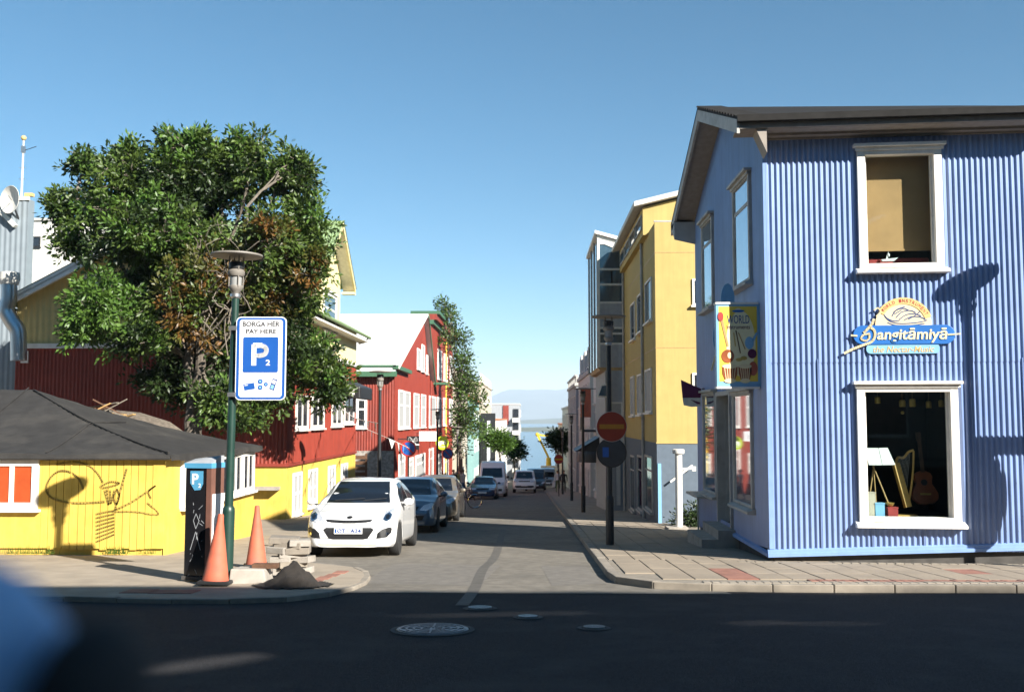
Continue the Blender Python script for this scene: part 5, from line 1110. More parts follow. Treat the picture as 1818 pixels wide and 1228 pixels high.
LB_ = [lobe(335, 290, 75, 55, 42, 'leaf_green'), lobe(240, 320, 85, 65, 52, 'leaf_green', -.3), lobe(430, 310, 80, 60, 52, 'leaf_green', .2), lobe(165, 370, 75, 50, 40, 'leaf_green'), lobe(340, 370, 140, 85, 110, 'leaf_dark', .6), lobe(270, 410, 120, 70, 80, 'leaf_green', -.5),
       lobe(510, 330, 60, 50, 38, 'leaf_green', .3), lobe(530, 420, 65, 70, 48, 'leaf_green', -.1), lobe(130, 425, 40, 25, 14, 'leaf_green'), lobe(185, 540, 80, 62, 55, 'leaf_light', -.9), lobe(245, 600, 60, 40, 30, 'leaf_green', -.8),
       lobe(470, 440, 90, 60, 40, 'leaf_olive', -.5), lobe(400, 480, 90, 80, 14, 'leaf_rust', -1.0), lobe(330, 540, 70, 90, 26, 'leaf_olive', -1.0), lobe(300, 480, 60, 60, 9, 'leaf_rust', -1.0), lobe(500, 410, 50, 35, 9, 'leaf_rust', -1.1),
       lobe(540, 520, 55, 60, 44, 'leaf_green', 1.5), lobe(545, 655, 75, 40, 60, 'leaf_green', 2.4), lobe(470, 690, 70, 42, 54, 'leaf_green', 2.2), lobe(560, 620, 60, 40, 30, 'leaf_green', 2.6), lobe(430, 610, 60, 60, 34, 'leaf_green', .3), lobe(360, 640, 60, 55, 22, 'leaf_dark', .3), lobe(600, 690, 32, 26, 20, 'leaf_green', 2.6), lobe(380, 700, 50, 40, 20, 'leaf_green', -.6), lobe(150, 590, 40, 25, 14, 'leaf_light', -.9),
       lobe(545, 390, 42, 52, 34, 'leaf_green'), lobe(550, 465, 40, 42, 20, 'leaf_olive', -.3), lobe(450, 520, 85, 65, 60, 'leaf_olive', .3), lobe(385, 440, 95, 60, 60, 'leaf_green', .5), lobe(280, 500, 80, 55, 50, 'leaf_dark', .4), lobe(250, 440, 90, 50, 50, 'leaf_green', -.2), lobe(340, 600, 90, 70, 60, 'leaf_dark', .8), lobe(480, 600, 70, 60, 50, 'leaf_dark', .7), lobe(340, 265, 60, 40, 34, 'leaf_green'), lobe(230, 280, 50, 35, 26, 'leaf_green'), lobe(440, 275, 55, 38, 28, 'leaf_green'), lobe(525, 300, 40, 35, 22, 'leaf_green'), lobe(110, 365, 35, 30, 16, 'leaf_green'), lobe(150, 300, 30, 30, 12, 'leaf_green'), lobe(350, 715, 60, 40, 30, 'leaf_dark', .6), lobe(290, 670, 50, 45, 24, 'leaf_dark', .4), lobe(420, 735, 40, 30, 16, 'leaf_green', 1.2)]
make_tree(TB, base, W(345, 560, TD), LB_, .17, .17, stems=3, per=11, spread=.07, rose=1.08, spray=1.05, split=6)
# bare grey branches showing in the rusty middle
for k in range(15):
    a = W(random.uniform(300, 430), random.uniform(520, 640), TD - .9); b = W(a.x * 0 + random.uniform(290, 520), random.uniform(360, 520), TD - 1.3)
    MB().tube(spline(wob(a, b, 5, .2), 3), [.022 - .0011 * i for i in range(16)], 5).build('bare_branch', 'bark_pale', TB, True)
# slender poplar beyond the red terrace
p = Vector((-6.3, 84, gz(84))); T2 = thing('poplar_tree', 'tall slender tree rising beyond the red terrace', 'tree', p)
def lobe2(px, py, rx, ry, n, m_, D): c = W(px, py, D); s_ = D / FP; return (c, (rx * s_, rx * s_, ry * s_), n, m_)
make_tree(T2, p, W(815, 700, 84), [lobe2(787, 535, 8, 16, 10, 'leaf_green', 84), lobe2(800, 560, 18, 18, 20, 'leaf_green', 84), lobe2(783, 570, 10, 12, 6, 'leaf_green', 84), lobe2(808, 600, 22, 28, 34, 'leaf_green', 84), lobe2(820, 640, 18, 28, 30, 'leaf_green', 84), lobe2(812, 690, 22, 30, 34, 'leaf_green', 84), lobe2(835, 680, 16, 24, 22, 'leaf_green', 84), lobe2(825, 740, 28, 34, 50, 'leaf_green', 84), lobe2(850, 715, 14, 22, 16, 'leaf_green', 84), lobe2(812, 785, 14, 22, 14, 'leaf_dark', 84), lobe2(845, 770, 16, 20, 14, 'leaf_light', 84)], .28, .16, per=26, spread=.3, split=5)
for px, py, D, rx, ry, m_, lb in ((886, 784, 112, 20, 24, 'leaf_light', 'bright green street tree behind the parked white van'), (913, 797, 128, 12, 17, 'leaf_dark', 'dark street tree seaward of the bright green one'), (992, 785, 104, 14, 16, 'leaf_dark', 'dark tree on the right pavement above the distant no-entry sign')):
    c = W(px, py, D); b_ = Vector((c.x, c.y, gz(D))); t = thing('street_tree', lb, 'tree', b_, 'small street trees'); s_ = D / FP
    make_tree(t, b_, c + Vector((0, 0, -ry * s_ * .8)), [(c, (rx * s_ * .8, rx * s_ * .8, ry * s_ * .7), 34, m_), (c + Vector((rx * s_ * .5, 0, -.4)), (rx * s_ * .5,) * 3, 14, m_), (c + Vector((-rx * s_ * .5, 0, .3)), (rx * s_ * .5,) * 3, 14, m_), (c + Vector((0, 0, ry * s_ * .6)), (rx * s_ * .4,) * 3, 10, m_)], .34, .1, per=36, spread=.45)
c = W(1228, 905, 28.5); t = thing('shrub', 'dark shrub in the gap between blue house and mustard block', 'shrub', (c.x, 28.5, gz(28.5)))
make_tree(t, (c.x, 28.5, gz(28.5)), c + Vector((0, 0, -.5)), [(c + Vector((.1, 0, -.2)), (.4, .4, .5), 20, 'leaf_dark'), (c + Vector((-.2, 0, -.5)), (.3, .3, .3), 8, 'leaf_dark')], .1, .04, per=60, spread=.16)
c = W(44, 560, 46)
# ================================================================== street lamps
def lamp(x, y, h, label, m_='dark_metal'):
    t = thing('street_lamp', label, 'street lamp', (x, y, gz(y) + .08), 'street lamps with flat disc tops', world=False)
    MB().lathe([(.085, -.1), (.085, .95), (.08, 1.0), (.06, 1.03)], 16).build('base_sleeve', m_, t, True)
    MB().lathe([(.06, 1.0), (.05, h - .62)], 14).build('pole', m_, t, True)
    MB().lathe([(.055, h - .62), (.075, h - .6), (.075, h - .56), (.05, h - .55)], 14).build('collar', 'steel', t, True)
    MB().lathe([(.045, h - .55), (.085, h - .5), (.1, h - .46), (.095, h - .44)], 20).build('cup', 'lamp_disc', t, True)
    MB().lathe([(.075, h - .44), (.08, h - .3), (.08, h - .28)], 20).build('lens', 'lamp_glass', t, True)
    MB().lathe([(.1, h - .31), (.118, h - .28), (.118, h - .24), (.09, h - .21)], 20).build('louvre', 'lamp_disc', t, True)
    MB().lathe([(.08, h - .22), (.105, h - .2), (.11, h - .12), (.07, h - .1)], 20).build('gear_housing', 'dark_metal', t, True)
    for k in range(4):
        a = k * math.pi / 2 + .6; MB().cyl((.1 * math.cos(a), .1 * math.sin(a), h - .46), (.1 * math.cos(a), .1 * math.sin(a), h - .03), .009, n=6).build('rod', 'lamp_disc', t)
    MB().lathe([(.35, h - .03), (.36, h - .02), (.355, h), (.1, h + .03), (.01, h + .035)], 36).build('disc_shade', 'lamp_disc', t, True)
    return t
pL1 = G(402, 1030, .09); H_L = W(402, 452, pL1.y).z - gz(pL1.y) - .08
LL = lamp(pL1.x, pL1.y, H_L, 'dark green street lamp carrying the blue pay-here parking sign', 'green_metal'); LL.rotation_euler = (0, .012, 0)
pR1 = G(1083, 968, .09)
lamp(pR1.x, pR1.y, 4.75, 'street lamp on the right pavement carrying the big no-entry sign')
for x, y, lb in ((1.95, 38.5, 'second street lamp along the right pavement'), (2.15, 55, 'third street lamp along the right pavement'), (2.2, 73, 'fourth and farthest street lamp along the right pavement'), (-4.9, 32, 'street lamp in front of the white-roofed red building'), (-4.85, 51, 'street lamp beside the round lime shop sign'), (-5.25, 70, 'farthest street lamp on the left in front of the slender tree')): lamp(x, y, 4.75, lb)
def onf(px, py, y):       # the point at depth y whose shadow falls on the blue front at this pixel
    u, v = bs.uv(px, py); q = bs.pt(u, v, .02); s_ = q.y - y; return Vector((q.x + KX * s_, y, q.z + MZ * s_))
ol = onf(1716, 500, 15.3)
OL = lamp(ol.x, 15.3, ol.z - gz(15.3) - .08, 'street lamp off to the right whose shadow falls on the blue front')
# added unseen panels, outlined to cast the other shadows on the blue front
SB = thing('shadow_board', 'unseen panels added off to the right to cast shadows on the blue front', 'sign', (ol.x, 15.3, 2), world=False)
SB['_w'] = (ol.x, 15.3, 2)
P1 = [onf(x, y, 15.2) for x, y in ((1728, 775), (1830, 775), (1830, 806), (1768, 806), (1752, 850), (1722, 850))]; MB().prism(P1, (0, .03, 0)).build('shadow_panel', 'sign_white', SB)
P1 = [onf(1715 + 40 * math.cos(a), 900 + 62 * math.sin(a) - 20 * math.cos(a), 14.1) for a in np.linspace(0, 2 * math.pi, 25)[:-1]]; 
P1 = [onf(1752 + 36 * math.cos(a) , 905 + 70 * math.sin(a) - 30 * math.cos(a), 15.22) for a in np.linspace(0, 2 * math.pi, 25)[:-1]]; MB().prism(P1, (0, .03, 0)).build('round_shadow_panel', 'sign_blue', SB)
P1 = [onf(x, y, 15.25) for x, y in ((1716, 800), (1756, 840), (1752, 975), (1712, 975))]; MB().prism(P1, (0, .2, 0)).build('shadow_block', 'grey_steel', SB)
# ================================================================== traffic signs
def disc_sign(t, c, r, kind, n=(0, -1, 0), dull=False):  # dull picks the no-entry colours with shade mixed in
    n = Vector(n).normalized(); pl = Pl(c, Vector((0, 0, 1)).cross(-n) * -1 if False else Vector((-n.y, n.x, 0)), (0, 0, 1))
    pl.plate(MB(), circ(0, 0, r), -.02, 0).build('plate', 'steel' if kind != 'blue' else 'dark_metal', t)
    if kind == 'noentry': pl.plate(MB(), circ(0, 0, r * .97), 0, .003).build('red_face', 'sign_red_shaded' if dull else 'sign_red', t); pl.rect(MB(), -r * .8, -r * .15, r * .8, r * .15, .003, .006).build('bar', 'sign_yellow_shaded' if dull else 'sign_yellow', t)
    if kind == 'nopark':
        pl.plate(MB(), circ(0, 0, r * .98), 0, .003).build('red_rim', 'sign_red', t); pl.plate(MB(), circ(0, 0, r * .8), .003, .006).build('blue_face', 'sign_blue', t); mb = MB(); pl.flat(mb, [(-r * .58, r * .58), (r * .58, -r * .58)], r * .17, .006, .009); mb.build('red_slash', 'sign_red', t)
    if kind == 'blue': pl.plate(MB(), circ(0, 0, r * .92), 0, .003).build('blue_face', 'sign_back', t); pl.rect(MB(), -r * .6, -r * .3, -r * .2, r * .35, .003, .006).build('symbol', 'sign_blue', t)
    return pl
c = W(1086, 757, pR1.y - .09); NE = thing('no_entry_sign', 'large round no-entry sign with yellow bar on the right lamp post', 'traffic sign', c); disc_sign(NE, c, .315, 'noentry', dull=True)
MB().box(c.x - .04, c.y + .02, c.z + .12, c.x + .06, c.y + .14, c.z + .17).build('clamp', 'steel', NE); MB().box(c.x - .04, c.y + .02, c.z - .17, c.x + .06, c.y + .14, c.z - .12).build('clamp', 'steel', NE)
c = W(1086, 803, pR1.y - .08); NB2 = thing('blue_round_sign', 'dull grey-blue round sign below the large no-entry sign', 'traffic sign', c); disc_sign(NB2, c, .31, 'blue'); MB().box(c.x - .04, c.y + .02, c.z - .1, c.x + .06, c.y + .14, c.z - .05).build('clamp', 'steel', NB2)
def pole_sign(px, py, D, r, kind, label):
    c = W(px, py, D); t = thing('traffic_sign', label, 'traffic sign', (c.x, D, gz(D) + .09)); disc_sign(t, c, r, kind); MB().cyl((c.x, D + .05, gz(D)), (c.x, D + .05, c.z + r), .03, n=10).build('pole', 'dark_metal', t, True); return t
pole_sign(725, 796, 38.5, .31, 'nopark', 'nearer round no-parking sign before the red building'); pole_sign(795, 805, 53.5, .3, 'nopark', 'farther round no-parking sign beside the lime shop sign'); pole_sign(992, 815, 66, .31, 'noentry', 'small distant no-entry sign on the right pavement')
# ---- pay-here sign
c = W(463, 636, pL1.y - .1); PS = thing('parking_sign', 'white and blue pay-here parking sign on the green lamp post', 'sign', c)
sw = (507 - 418) * pL1.y / FP / 2; sh_ = (710 - 562) * pL1.y / FP / 2; pp = Pl(c, Vector((1, .03, 0)), (0, 0, 1)); k = sh_ / 74
q = lambda x, y: ((x - 463) * k, (636 - y) * k)
pp.plate(MB(), rrect(-sw, -sh_, sw, sh_, .07), -.025, 0).build('panel', 'sign_white', PS)
pp.plate(MB(), rrect(-sw + .012, -sh_ + .012, sw - .012, sh_ - .012, .06), 0, .003).build('blue_border', 'sign_blue', PS); pp.plate(MB(), rrect(-sw + .05, -sh_ + .04, sw - .05, sh_ - .04, .04), .003, .006).build('white_field', 'sign_white', PS)
text('BORGA HÉR', pp, *q(463, 574), 66 * k, 11 * k, 'ink', PS, d=.007, bold=.025); text('PAY HERE', pp, *q(463, 588), 54 * k, 8.2 * k, 'ink', PS, d=.007, bold=.025)
pp.plate(MB(), rrect(*q(431.5, 661), *q(494, 598), 3 * k), .006, .009).build('blue_square', 'sign_blue', PS)
mb = MB(); pp.flat(mb, [q(451, 647), q(451, 613), q(464, 613)], 8.5 * k, .009, .012); pp.flat(mb, [p.to_2d() for p in spline([Vector((*q(462, 613), 0)), Vector((*q(470, 616), 0)), Vector((*q(473, 622), 0)), Vector((*q(470, 628.5), 0)), Vector((*q(462, 631), 0)), Vector((*q(452, 631), 0))], 5)], 8 * k, .009, .0125); mb.build('letter_p', 'sign_white', PS)
text('2', pp, *q(476, 643.5), 7.5 * k, 10 * k, 'sign_white', PS, d=.01, bold=.02)
pp.plate(MB(), [q(433, 682), q(452, 679), q(454, 690), q(435.5, 693)], .006, .009).build('bank_card', 'sign_blue', PS); pp.plate(MB(), [q(435, 683.6), q(441, 682.8), q(441.2, 684), q(435.2, 684.8)], .009, .011).build('card_stripe', 'sign_white', PS)
for x, y, r_ in ((463, 677, 4.4), (463, 687.5, 4.4), (473, 682, 3.6)): pp.plate(MB(), circ(*q(x, y), r_ * k), .006, .009).build('coin', 'sign_blue', PS); pp.plate(MB(), circ(*q(x, y), r_ * k * .45), .009, .011).build('coin_face', 'light_blue', PS)
pp.plate(MB(), [q(485, 671.5), q(493, 673.5), q(487.5, 693), q(479, 690)], .006, .009).build('phone', 'navy_ink', PS); pp.plate(MB(), [q(485.5, 674), q(491, 675.4), q(489, 682), q(483.5, 680)], .009, .011).build('phone_screen', 'sign_white', PS); pp.plate(MB(), [q(483, 682.5), q(488, 684), q(486, 691), q(480.8, 689)], .009, .011).build('phone_keys', 'light_blue', PS)
for y in (582, 700): a, b = q(405, y), q(420, y); pp.rect(MB(), a[0], a[1] - .03, b[0], a[1] + .03, -.09, -.0).build('clamp', 'steel', PS)
# ---- pay meter
p = G(357, 1026, .09); mh = W(357, 812, p.y).z - p.z; PM = thing('parking_meter', 'tall black parking pay station with blue band beside the lamp post', 'parking meter', p)
PM.rotation_euler = (0, 0, R(-14)); PM['_w'] = (0, 0, 0); del PM['_w']
w_ = .18; d_ = .16
MB().box(-w_, -d_, .05, w_, d_, mh - .14).build('body', 'black_gloss', PM, bevel=.015); MB().box(-w_ - .02, -d_ - .02, 0, w_ + .03, d_ + .02, .05).build('foot', 'concrete_dark', PM)
MB().box(w_ - .02, -d_ - .012, .05, w_ + .055, d_, mh - .14).build('side_trim', 'bronze_post', PM); MB().box(w_ + .056, -d_ + .02, .3, w_ + .066, d_ - .02, mh - .5).build('side_panel', 'sign_white', PM)
MB().box(-w_ - .012, -d_ - .02, mh - .14, w_ + .06, d_ + .01, mh - .07).build('blue_band', 'meter_blue', PM)
MB().hull([(-w_ - .01, -d_ - .01, mh - .07), (w_ + .05, -d_ - .01, mh - .07), (w_ + .05, d_, mh - .07), (-w_ - .01, d_, mh - .07)], [(-w_ - .01, d_ - .06, mh - .02), (w_ + .05, d_ - .06, mh + .03), (w_ + .05, d_, mh + .03), (-w_ - .01, d_, mh - .02)]).build('solar_top', 'grey_wall', PM)
mp = Pl((.0, -d_ - .001, mh - .32), (1, 0, 0), (0, 0, 1)); mp.plate(MB(), [(-.1, .14), (.1, .14), (.1, -.04), (.06, -.12), (-.03, -.13), (-.1, -.03)], 0, .006).build('badge', 'meter_blue', PM); text('P', mp, -.02, .03, .1, .15, 'sign_white', PM, bold=.03, d=.009); text('2', mp, .05, -.06, .045, .06, 'sign_white', PM, bold=.02, d=.009)
for k_ in range(14):
    a = (random.uniform(-.12, .12), random.uniform(-1.3, -.25)); b = (a[0] + random.uniform(-.07, .07), a[1] + random.uniform(-.12, .12)); mb = MB(); mp.flat(mb, [a, b], .006, 0, .002); mb.build('scratch', 'grey_wall', PM)
for x, y in ((0, .0),): mb = MB(); mp.flat(mb, [(-.08, -.95), (0, -.7), (.08, -.95)], .008, 0, .002); mp.flat(mb, [(-.04, -.55), (.0, -.45), (.05, -.55), (.0, -.66), (-.04, -.55)], .007, 0, .002); mb.build('scratch', 'grey_wall', PM)
# ---- cones
def cone(p, h, r, label, rz, lean=0):
    t = thing('traffic_cone', label, 'traffic cone', p, 'faded orange traffic cones', world=False); t.rotation_euler = (-SL, lean, rz)
    MB().lathe([(r, .035), (r * .93, .1), (r * .22, h - .05), (r * .21, h - .005), (r * .14, h), (r * .12, h - .04)], 32).build('body', 'cone_orange', t, True)
    MB().lathe([(r * .27, h - .1), (r * .24, h - .02)], 24).build('neck_ring', 'cone_orange', t, True)
    MB().hull([(x * r * 1.22, y * r * 1.22, -.01) for x, y in ((-1, -1), (1, -1), (1, 1), (-1, 1))], [(x * r * 1.15, y * r * 1.15, .035) for x, y in ((-1, -1), (1, -1), (1, 1), (-1, 1))]).build('base', 'rubber', t, bevel=.01)
    return t
p = G(382, 1034, .09); cone(p, W(382, 912, p.y).z - p.z, .175, 'nearer orange traffic cone in front of the green lamp post', .1, .05)
p = G(455, 1004, .09); cone(p, W(455, 897, p.y).z - p.z, .165, 'orange traffic cone farther back beside the stacked pavers', .3)
# concrete foot behind the cones
FB = thing('concrete_block', 'rough concrete block at the foot of the green lamp post', 'block', G(440, 1026, .09)); a = G(405, 1032, .09); b = G(490, 1024, .09)
MB().hull([(a.x, a.y, a.z - .05), (b.x, a.y + .1, a.z - .05), (b.x, a.y + .55, a.z - .1), (a.x, a.y + .5, a.z - .1)], [(a.x + .02, a.y + .02, a.z + .17), (b.x - .05, a.y + .13, a.z + .15), (b.x - .05, a.y + .5, a.z + .12), (a.x + .02, a.y + .48, a.z + .14)]).build('block', 'concrete', FB, bevel=.02); MB().box(a.x + .25, a.y + .25, a.z + .14, b.x + .1, a.y + .4, a.z + .2).build('timber', 'wood_dark', FB)
# ---- stacked pavers and sand heap
s0_ = G(515, 1024, .09); PV = []
for i, (px, py, w_, rz) in enumerate([(506, 1013, .34, .2), (533, 1012, .3, -.3), (518, 1000, .4, .5), (500, 992, .3, .1), (535, 993, .32, -.2), (518, 982, .38, .35), (497, 974, .28, -.3), (530, 976, .34, .1), (515, 966, .4, -.15), (505, 958, .42, .12), (532, 962, .3, .3)]):
    c = W(px, py, s0_.y + .25); t = tag(MB().box(-w_ / 2, -.13, -.045, w_ / 2, .13, .045).build('paving_block', random.choice(['kerbstone', 'concrete', 'cobble']), None, bevel=.008), 'grey paving block, %s of the crooked stack before the white car' % ['bottom left', 'bottom right', 'second course middle', 'third course left', 'third course right', 'fourth course middle', 'fifth course left', 'fifth course right', 'sixth course middle', 'topmost', 'upper right'][i], 'paving block', 'paving blocks in the crooked stack'); t.location = (c.x, c.y + random.uniform(-.05, .05), c.z); t.rotation_euler = (random.uniform(-.05, .05), random.uniform(-.06, .06), rz)
v = []; f = []; N = 28; cx, cy = G(515, 1037, .09).xy; 
for j in range(N + 1):
    for i in range(N + 1):
        x = (i / N - .5) * 1.5; y = (j / N - .5) * 1.1; r2 = math.hypot(x / .36, y / .36); h = max(0, .32 * (1 - r2)) + (.02 * math.sin(x * 31 + y * 17) + .02 * math.sin(x * 13 - y * 29)) * (r2 < 1.05); v.append((cx + x, cy + y + .15, gz(cy + y + .15) + .075 + h))
for j in range(N):
    for i in range(N):
        a_ = j * (N + 1) + i
        if math.hypot(((i + .5) / N - .5) * 1.5 / .46, ((j + .5) / N - .5) * 1.1 / .42) < 1.12 + .1 * math.sin(i * 2.1 + j): f.append((a_, a_ + 1, a_ + N + 2, a_ + N + 1))
me = bpy.data.meshes.new('sand_heap'); me.from_pydata(v, [], f); o = link('sand_heap', me, 'sand', None, True, 0, 60); tag(o, 'small dark heap of sand beside the stacked pavers', 'sand'); struct(o, 'stuff')
for k in range(0):
    a = random.uniform(0, 6.28); rr = random.uniform(.3, .85); x_ = cx + math.cos(a) * rr * .75; y_ = cy + .15 + math.sin(a) * rr * .5; hh_ = max(0, .38 * (1 - math.hypot((x_ - cx) / .42, (y_ - cy - .15) / .38))); rd = random.uniform(.008, .024)
    st_ = MB().ball((x_, y_, gz(y_) + .075 + hh_ + rd * .3), rd, rd * .8, rd * .7, 7, 5).build('stone', 'cobble', o)
# ---- bunting
BU = thing('bunting', 'string of white and blue pennants hung from the red house', 'bunting', WX(585, 706, HX + .3))
def bunt(P, n):
    P = spline(P, 8); MB().tube(P, .012, 4).build('string', 'cloth_white', BU)
    for k in range(n):
        i = int((k + .6) / n * (len(P) - 2)); a = P[i]; d = (P[i + 1] - P[i]).normalized(); w_ = .12
        MB().prism([a - d * w_, a + d * w_, a + Vector((random.uniform(-.05, .05), random.uniform(-.05, .05), -.32))], (.0, .012, 0)).build('pennant', ['cloth_white', 'light_blue'][k % 2] if k % 3 else 'cloth_white', BU)
q1, q2 = WX(588, 708, HX + .2), Vector((-4.9, 32.2, W(676, 752, 32).z)); q3 = Vector((-4.75, 38.4, W(722, 795, 38.4).z)); bunt([q1, q1.lerp(q2, .5) + Vector((0, 0, -.25)), q2], 10); bunt([WX(640, 757, HX + .3), Vector((-5.2, 36, W(680, 778, 36).z)), q3], 6)
# ================================================================== vehicles
def interp(P, s):
    P = sorted(P)
    if s <= P[0][0]: return P[0][1]
    for (a, b), (c, d) in zip(P, P[1:]):
        if s <= c: t = (s - a) / (c - a); return b + (d - b) * (t * t * (3 - 2 * t) * .5 + t * .5)
    return P[-1][1]
def car_body(top, belt, plan, roofw, z0=.2, N=64):
    L = top[-1][0]; st = [L * (.5 - .5 * math.cos(math.pi * i / (N - 1))) * .35 + L * i / (N - 1) * .65 for i in range(N)]; M = []
    for s in st:
        w_ = interp(plan, s); zt = interp(top, s); zb = min(interp(belt, s), zt - .02); wr = interp(roofw, s) * w_; g = max(0, min(1, (zt - zb) / .3)); zl = z0 + .12 * max(0, 1 - s / .35) * .3 + .12 * max(0, 1 - (L - s) / .4)
        A = [(0, zl), (w_ * .8, zl), (w_ * .95, zl + .05), (w_ * .995, zl + .16), (w_, zl + (zb - zl) * .55), (w_ * .99, zb - .1), (w_ * .955, zb)]
        hood = [(w_ * .88, zb + (zt - zb) * .45), (w_ * .74, zb + (zt - zb) * .75), (w_ * .45, zt - .012), (0, zt)]
        roof = [(w_ * .95 + (wr - w_ * .95) * .45, zb + (zt - zb) * .5), (wr, zt - .085), (wr * .82, zt - .022), (0, zt)]
        B = [(h[0] * (1 - g) + r[0] * g, h[1] * (1 - g) + r[1] * g) for h, r in zip(hood, roof)]
        pts = [p.to_2d() for p in spline([Vector((a, b, 0)) for a, b in A + B], 4)]
        M.append([(p.x, s, p.y) for p in pts] + [(-p.x, s, p.y) for p in pts[-2:0:-1]])
    v = [p for r in M for p in r]; n = len(M[0]); f = []
    for i in range(N - 1):
        for k in range(n): f.append((i * n + k, (i + 1) * n + k, (i + 1) * n + (k + 1) % n, i * n + (k + 1) % n))
    f.append(tuple(range(n))); f.append(tuple((N - 1) * n + k for k in range(n))[::-1]); return v, f
def make_car(spec):
    top, belt, plan, roofw = spec['top'], spec['belt'], spec['plan'], spec['roofw']; L = top[-1][0]; paint = spec['paint']; wr = spec.get('wr', .31); axles = spec['axles']; hw = max(a[1] for a in plan)
    t = thing(spec['name'], spec['label'], spec.get('cat', 'car'), (0, 0, 0), spec.get('group'), world=False)
    v, f = car_body(top, belt, plan, roofw, spec.get('z0', .2)); me = bpy.data.meshes.new('body'); me.from_pydata(v, [], f)
    bm = bmesh.new(); bm.from_mesh(me); bmesh.ops.recalc_face_normals(bm, faces=bm.faces); bv = BVHTree.FromBMesh(bm); bm.to_mesh(me); bm.free()
    tmp = bpy.data.objects.new('tmp', me); C.objects.link(tmp); cut_ = MB()
    for y in axles:
        for s_ in (-1, 1): cut_.cyl((s_ * (hw - .26), y, wr), (s_ * (hw + .2), y, wr), wr + .055, n=28)
    co = cut_.build('cut'); md = tmp.modifiers.new('b', 'BOOLEAN'); md.operation = 'DIFFERENCE'; md.object = co; md.solver = 'EXACT'
    me2 = finalmesh(tmp); bpy.data.objects.remove(co)
    if len(me2.polygons) < 500: me2 = me
    link('body', me2, paint, t, True, 0, 40)
    def patch(poly, view, name, m_, off=.006, sub=3, parent=t):
        bm = bmesh.new()
        if view == 'front': vs = [bm.verts.new((a, -1, b)) for a, b in poly]
        elif view == 'rear': vs = [bm.verts.new((a, L + 1, b)) for a, b in poly]
        else: vs = [bm.verts.new(((hw + 1) * (1 if view == 'right' else -1), a, b)) for a, b in poly]
        bm.faces.new(vs); bmesh.ops.triangulate(bm, faces=bm.faces)
        for _ in range(sub): bmesh.ops.subdivide_edges(bm, edges=bm.edges, cuts=1, use_grid_fill=True)
        d = {'front': Vector((0, 1, 0)), 'rear': Vector((0, -1, 0)), 'right': Vector((-1, 0, 0)), 'left': Vector((1, 0, 0))}[view]; bad = []
        for v_ in bm.verts:
            h = bv.ray_cast(v_.co, d)
            if h[0] is None: bad.append(v_)
            else: v_.co = h[0] + (h[1] if h[1].dot(d) < 0 else -h[1]) * off
        bmesh.ops.delete(bm, geom=bad, context='VERTS'); bmesh.ops.recalc_face_normals(bm, faces=bm.faces)
        m2 = bpy.data.meshes.new(name); bm.to_mesh(m2); bm.free()
        for p_ in m2.polygons: p_.use_smooth = True
        return link(name, m2, m_, parent)
    for pc in spec['patches']:
        poly, view, name, m_ = pc[:4]; off = pc[4] if len(pc) > 4 else .006
        if view == 'both':
            for s_ in ('right', 'left'): patch(poly, s_, name, m_, off)
        elif view == 'front2':
            patch(poly, 'front', name, m_, off); patch([(-a, b) for a, b in poly], 'front', name, m_, off)
        else: patch(poly, view, name, m_, off)
    for y in axles:
        for s_ in (-1, 1):
            x = s_ * (hw - .1); w_ = MB().lathe([(wr - .1, -.09), (wr - .02, -.1), (wr, -.07), (wr, .07), (wr - .02, .1), (wr - .1, .09)], 28, (x, y, wr), 'x').build('wheel', 'rubber', t, True)
            rm = MB().lathe([(.03, .05), (wr * .25, .055), (wr * .62, .03), (wr * .68, .07), (wr * .71, .07)] if s_ > 0 else [(.03, -.05), (wr * .25, -.055), (wr * .62, -.03), (wr * .68, -.07), (wr * .71, -.07)], 24, (x, y, wr), 'x').build('rim', 'black', w_, True)
            for k in range(8):
                a = k * math.pi / 4; MB().bar((x + s_ * .06, y + math.cos(a) * .04, wr + math.sin(a) * .04), (x + s_ * .075, y + math.cos(a) * wr * .7, wr + math.sin(a) * wr * .7), .03, .045).build('spoke', 'chrome', w_)
    mz = spec.get('mirror')
    if mz:
        for s_ in (-1, 1):
            y, z = mz; x = s_ * (hw + .1); m_ = MB().ball((x, y, z), .1, .075, .075, 14, 8).build('mirror', spec.get('mirror_mat', paint), t, True); MB().bar((s_ * (hw - .08), y + .04, z - .08), (x - s_ * .04, y, z - .04), .05, .04).build('mirror_arm', 'black', m_); MB().ball((x, y + .045, z), .08, .045, .058, 12, 6).build('mirror_glass', 'car_glass', m_, True)
    if spec.get('plate'):
        y, z = spec['plate']; pl = Pl((0, y, z), (1, 0, 0), (0, 0, 1)); pl.rect(MB(), -.26, -.055, .26, .055, -.02, .0).build('number_plate', 'sign_white', t)
        if spec.get('plate_text'):
            a, b = spec['plate_text']; text(a, pl, -.125, 0, .15, .075, 'navy_ink', t, bold=.025); text(b, pl, .14, 0, .2, .075, 'navy_ink', t, bold=.025); pl.rect(MB(), -.245, -.035, -.215, .035, 0, .004).build('country_mark', 'sign_blue', t); pl.plate(MB(), rrect(-.03, -.018, .018, .024, .008), 0, .004).build('inspection_sticker', 'pinkish', t)
    return t
hw = .86
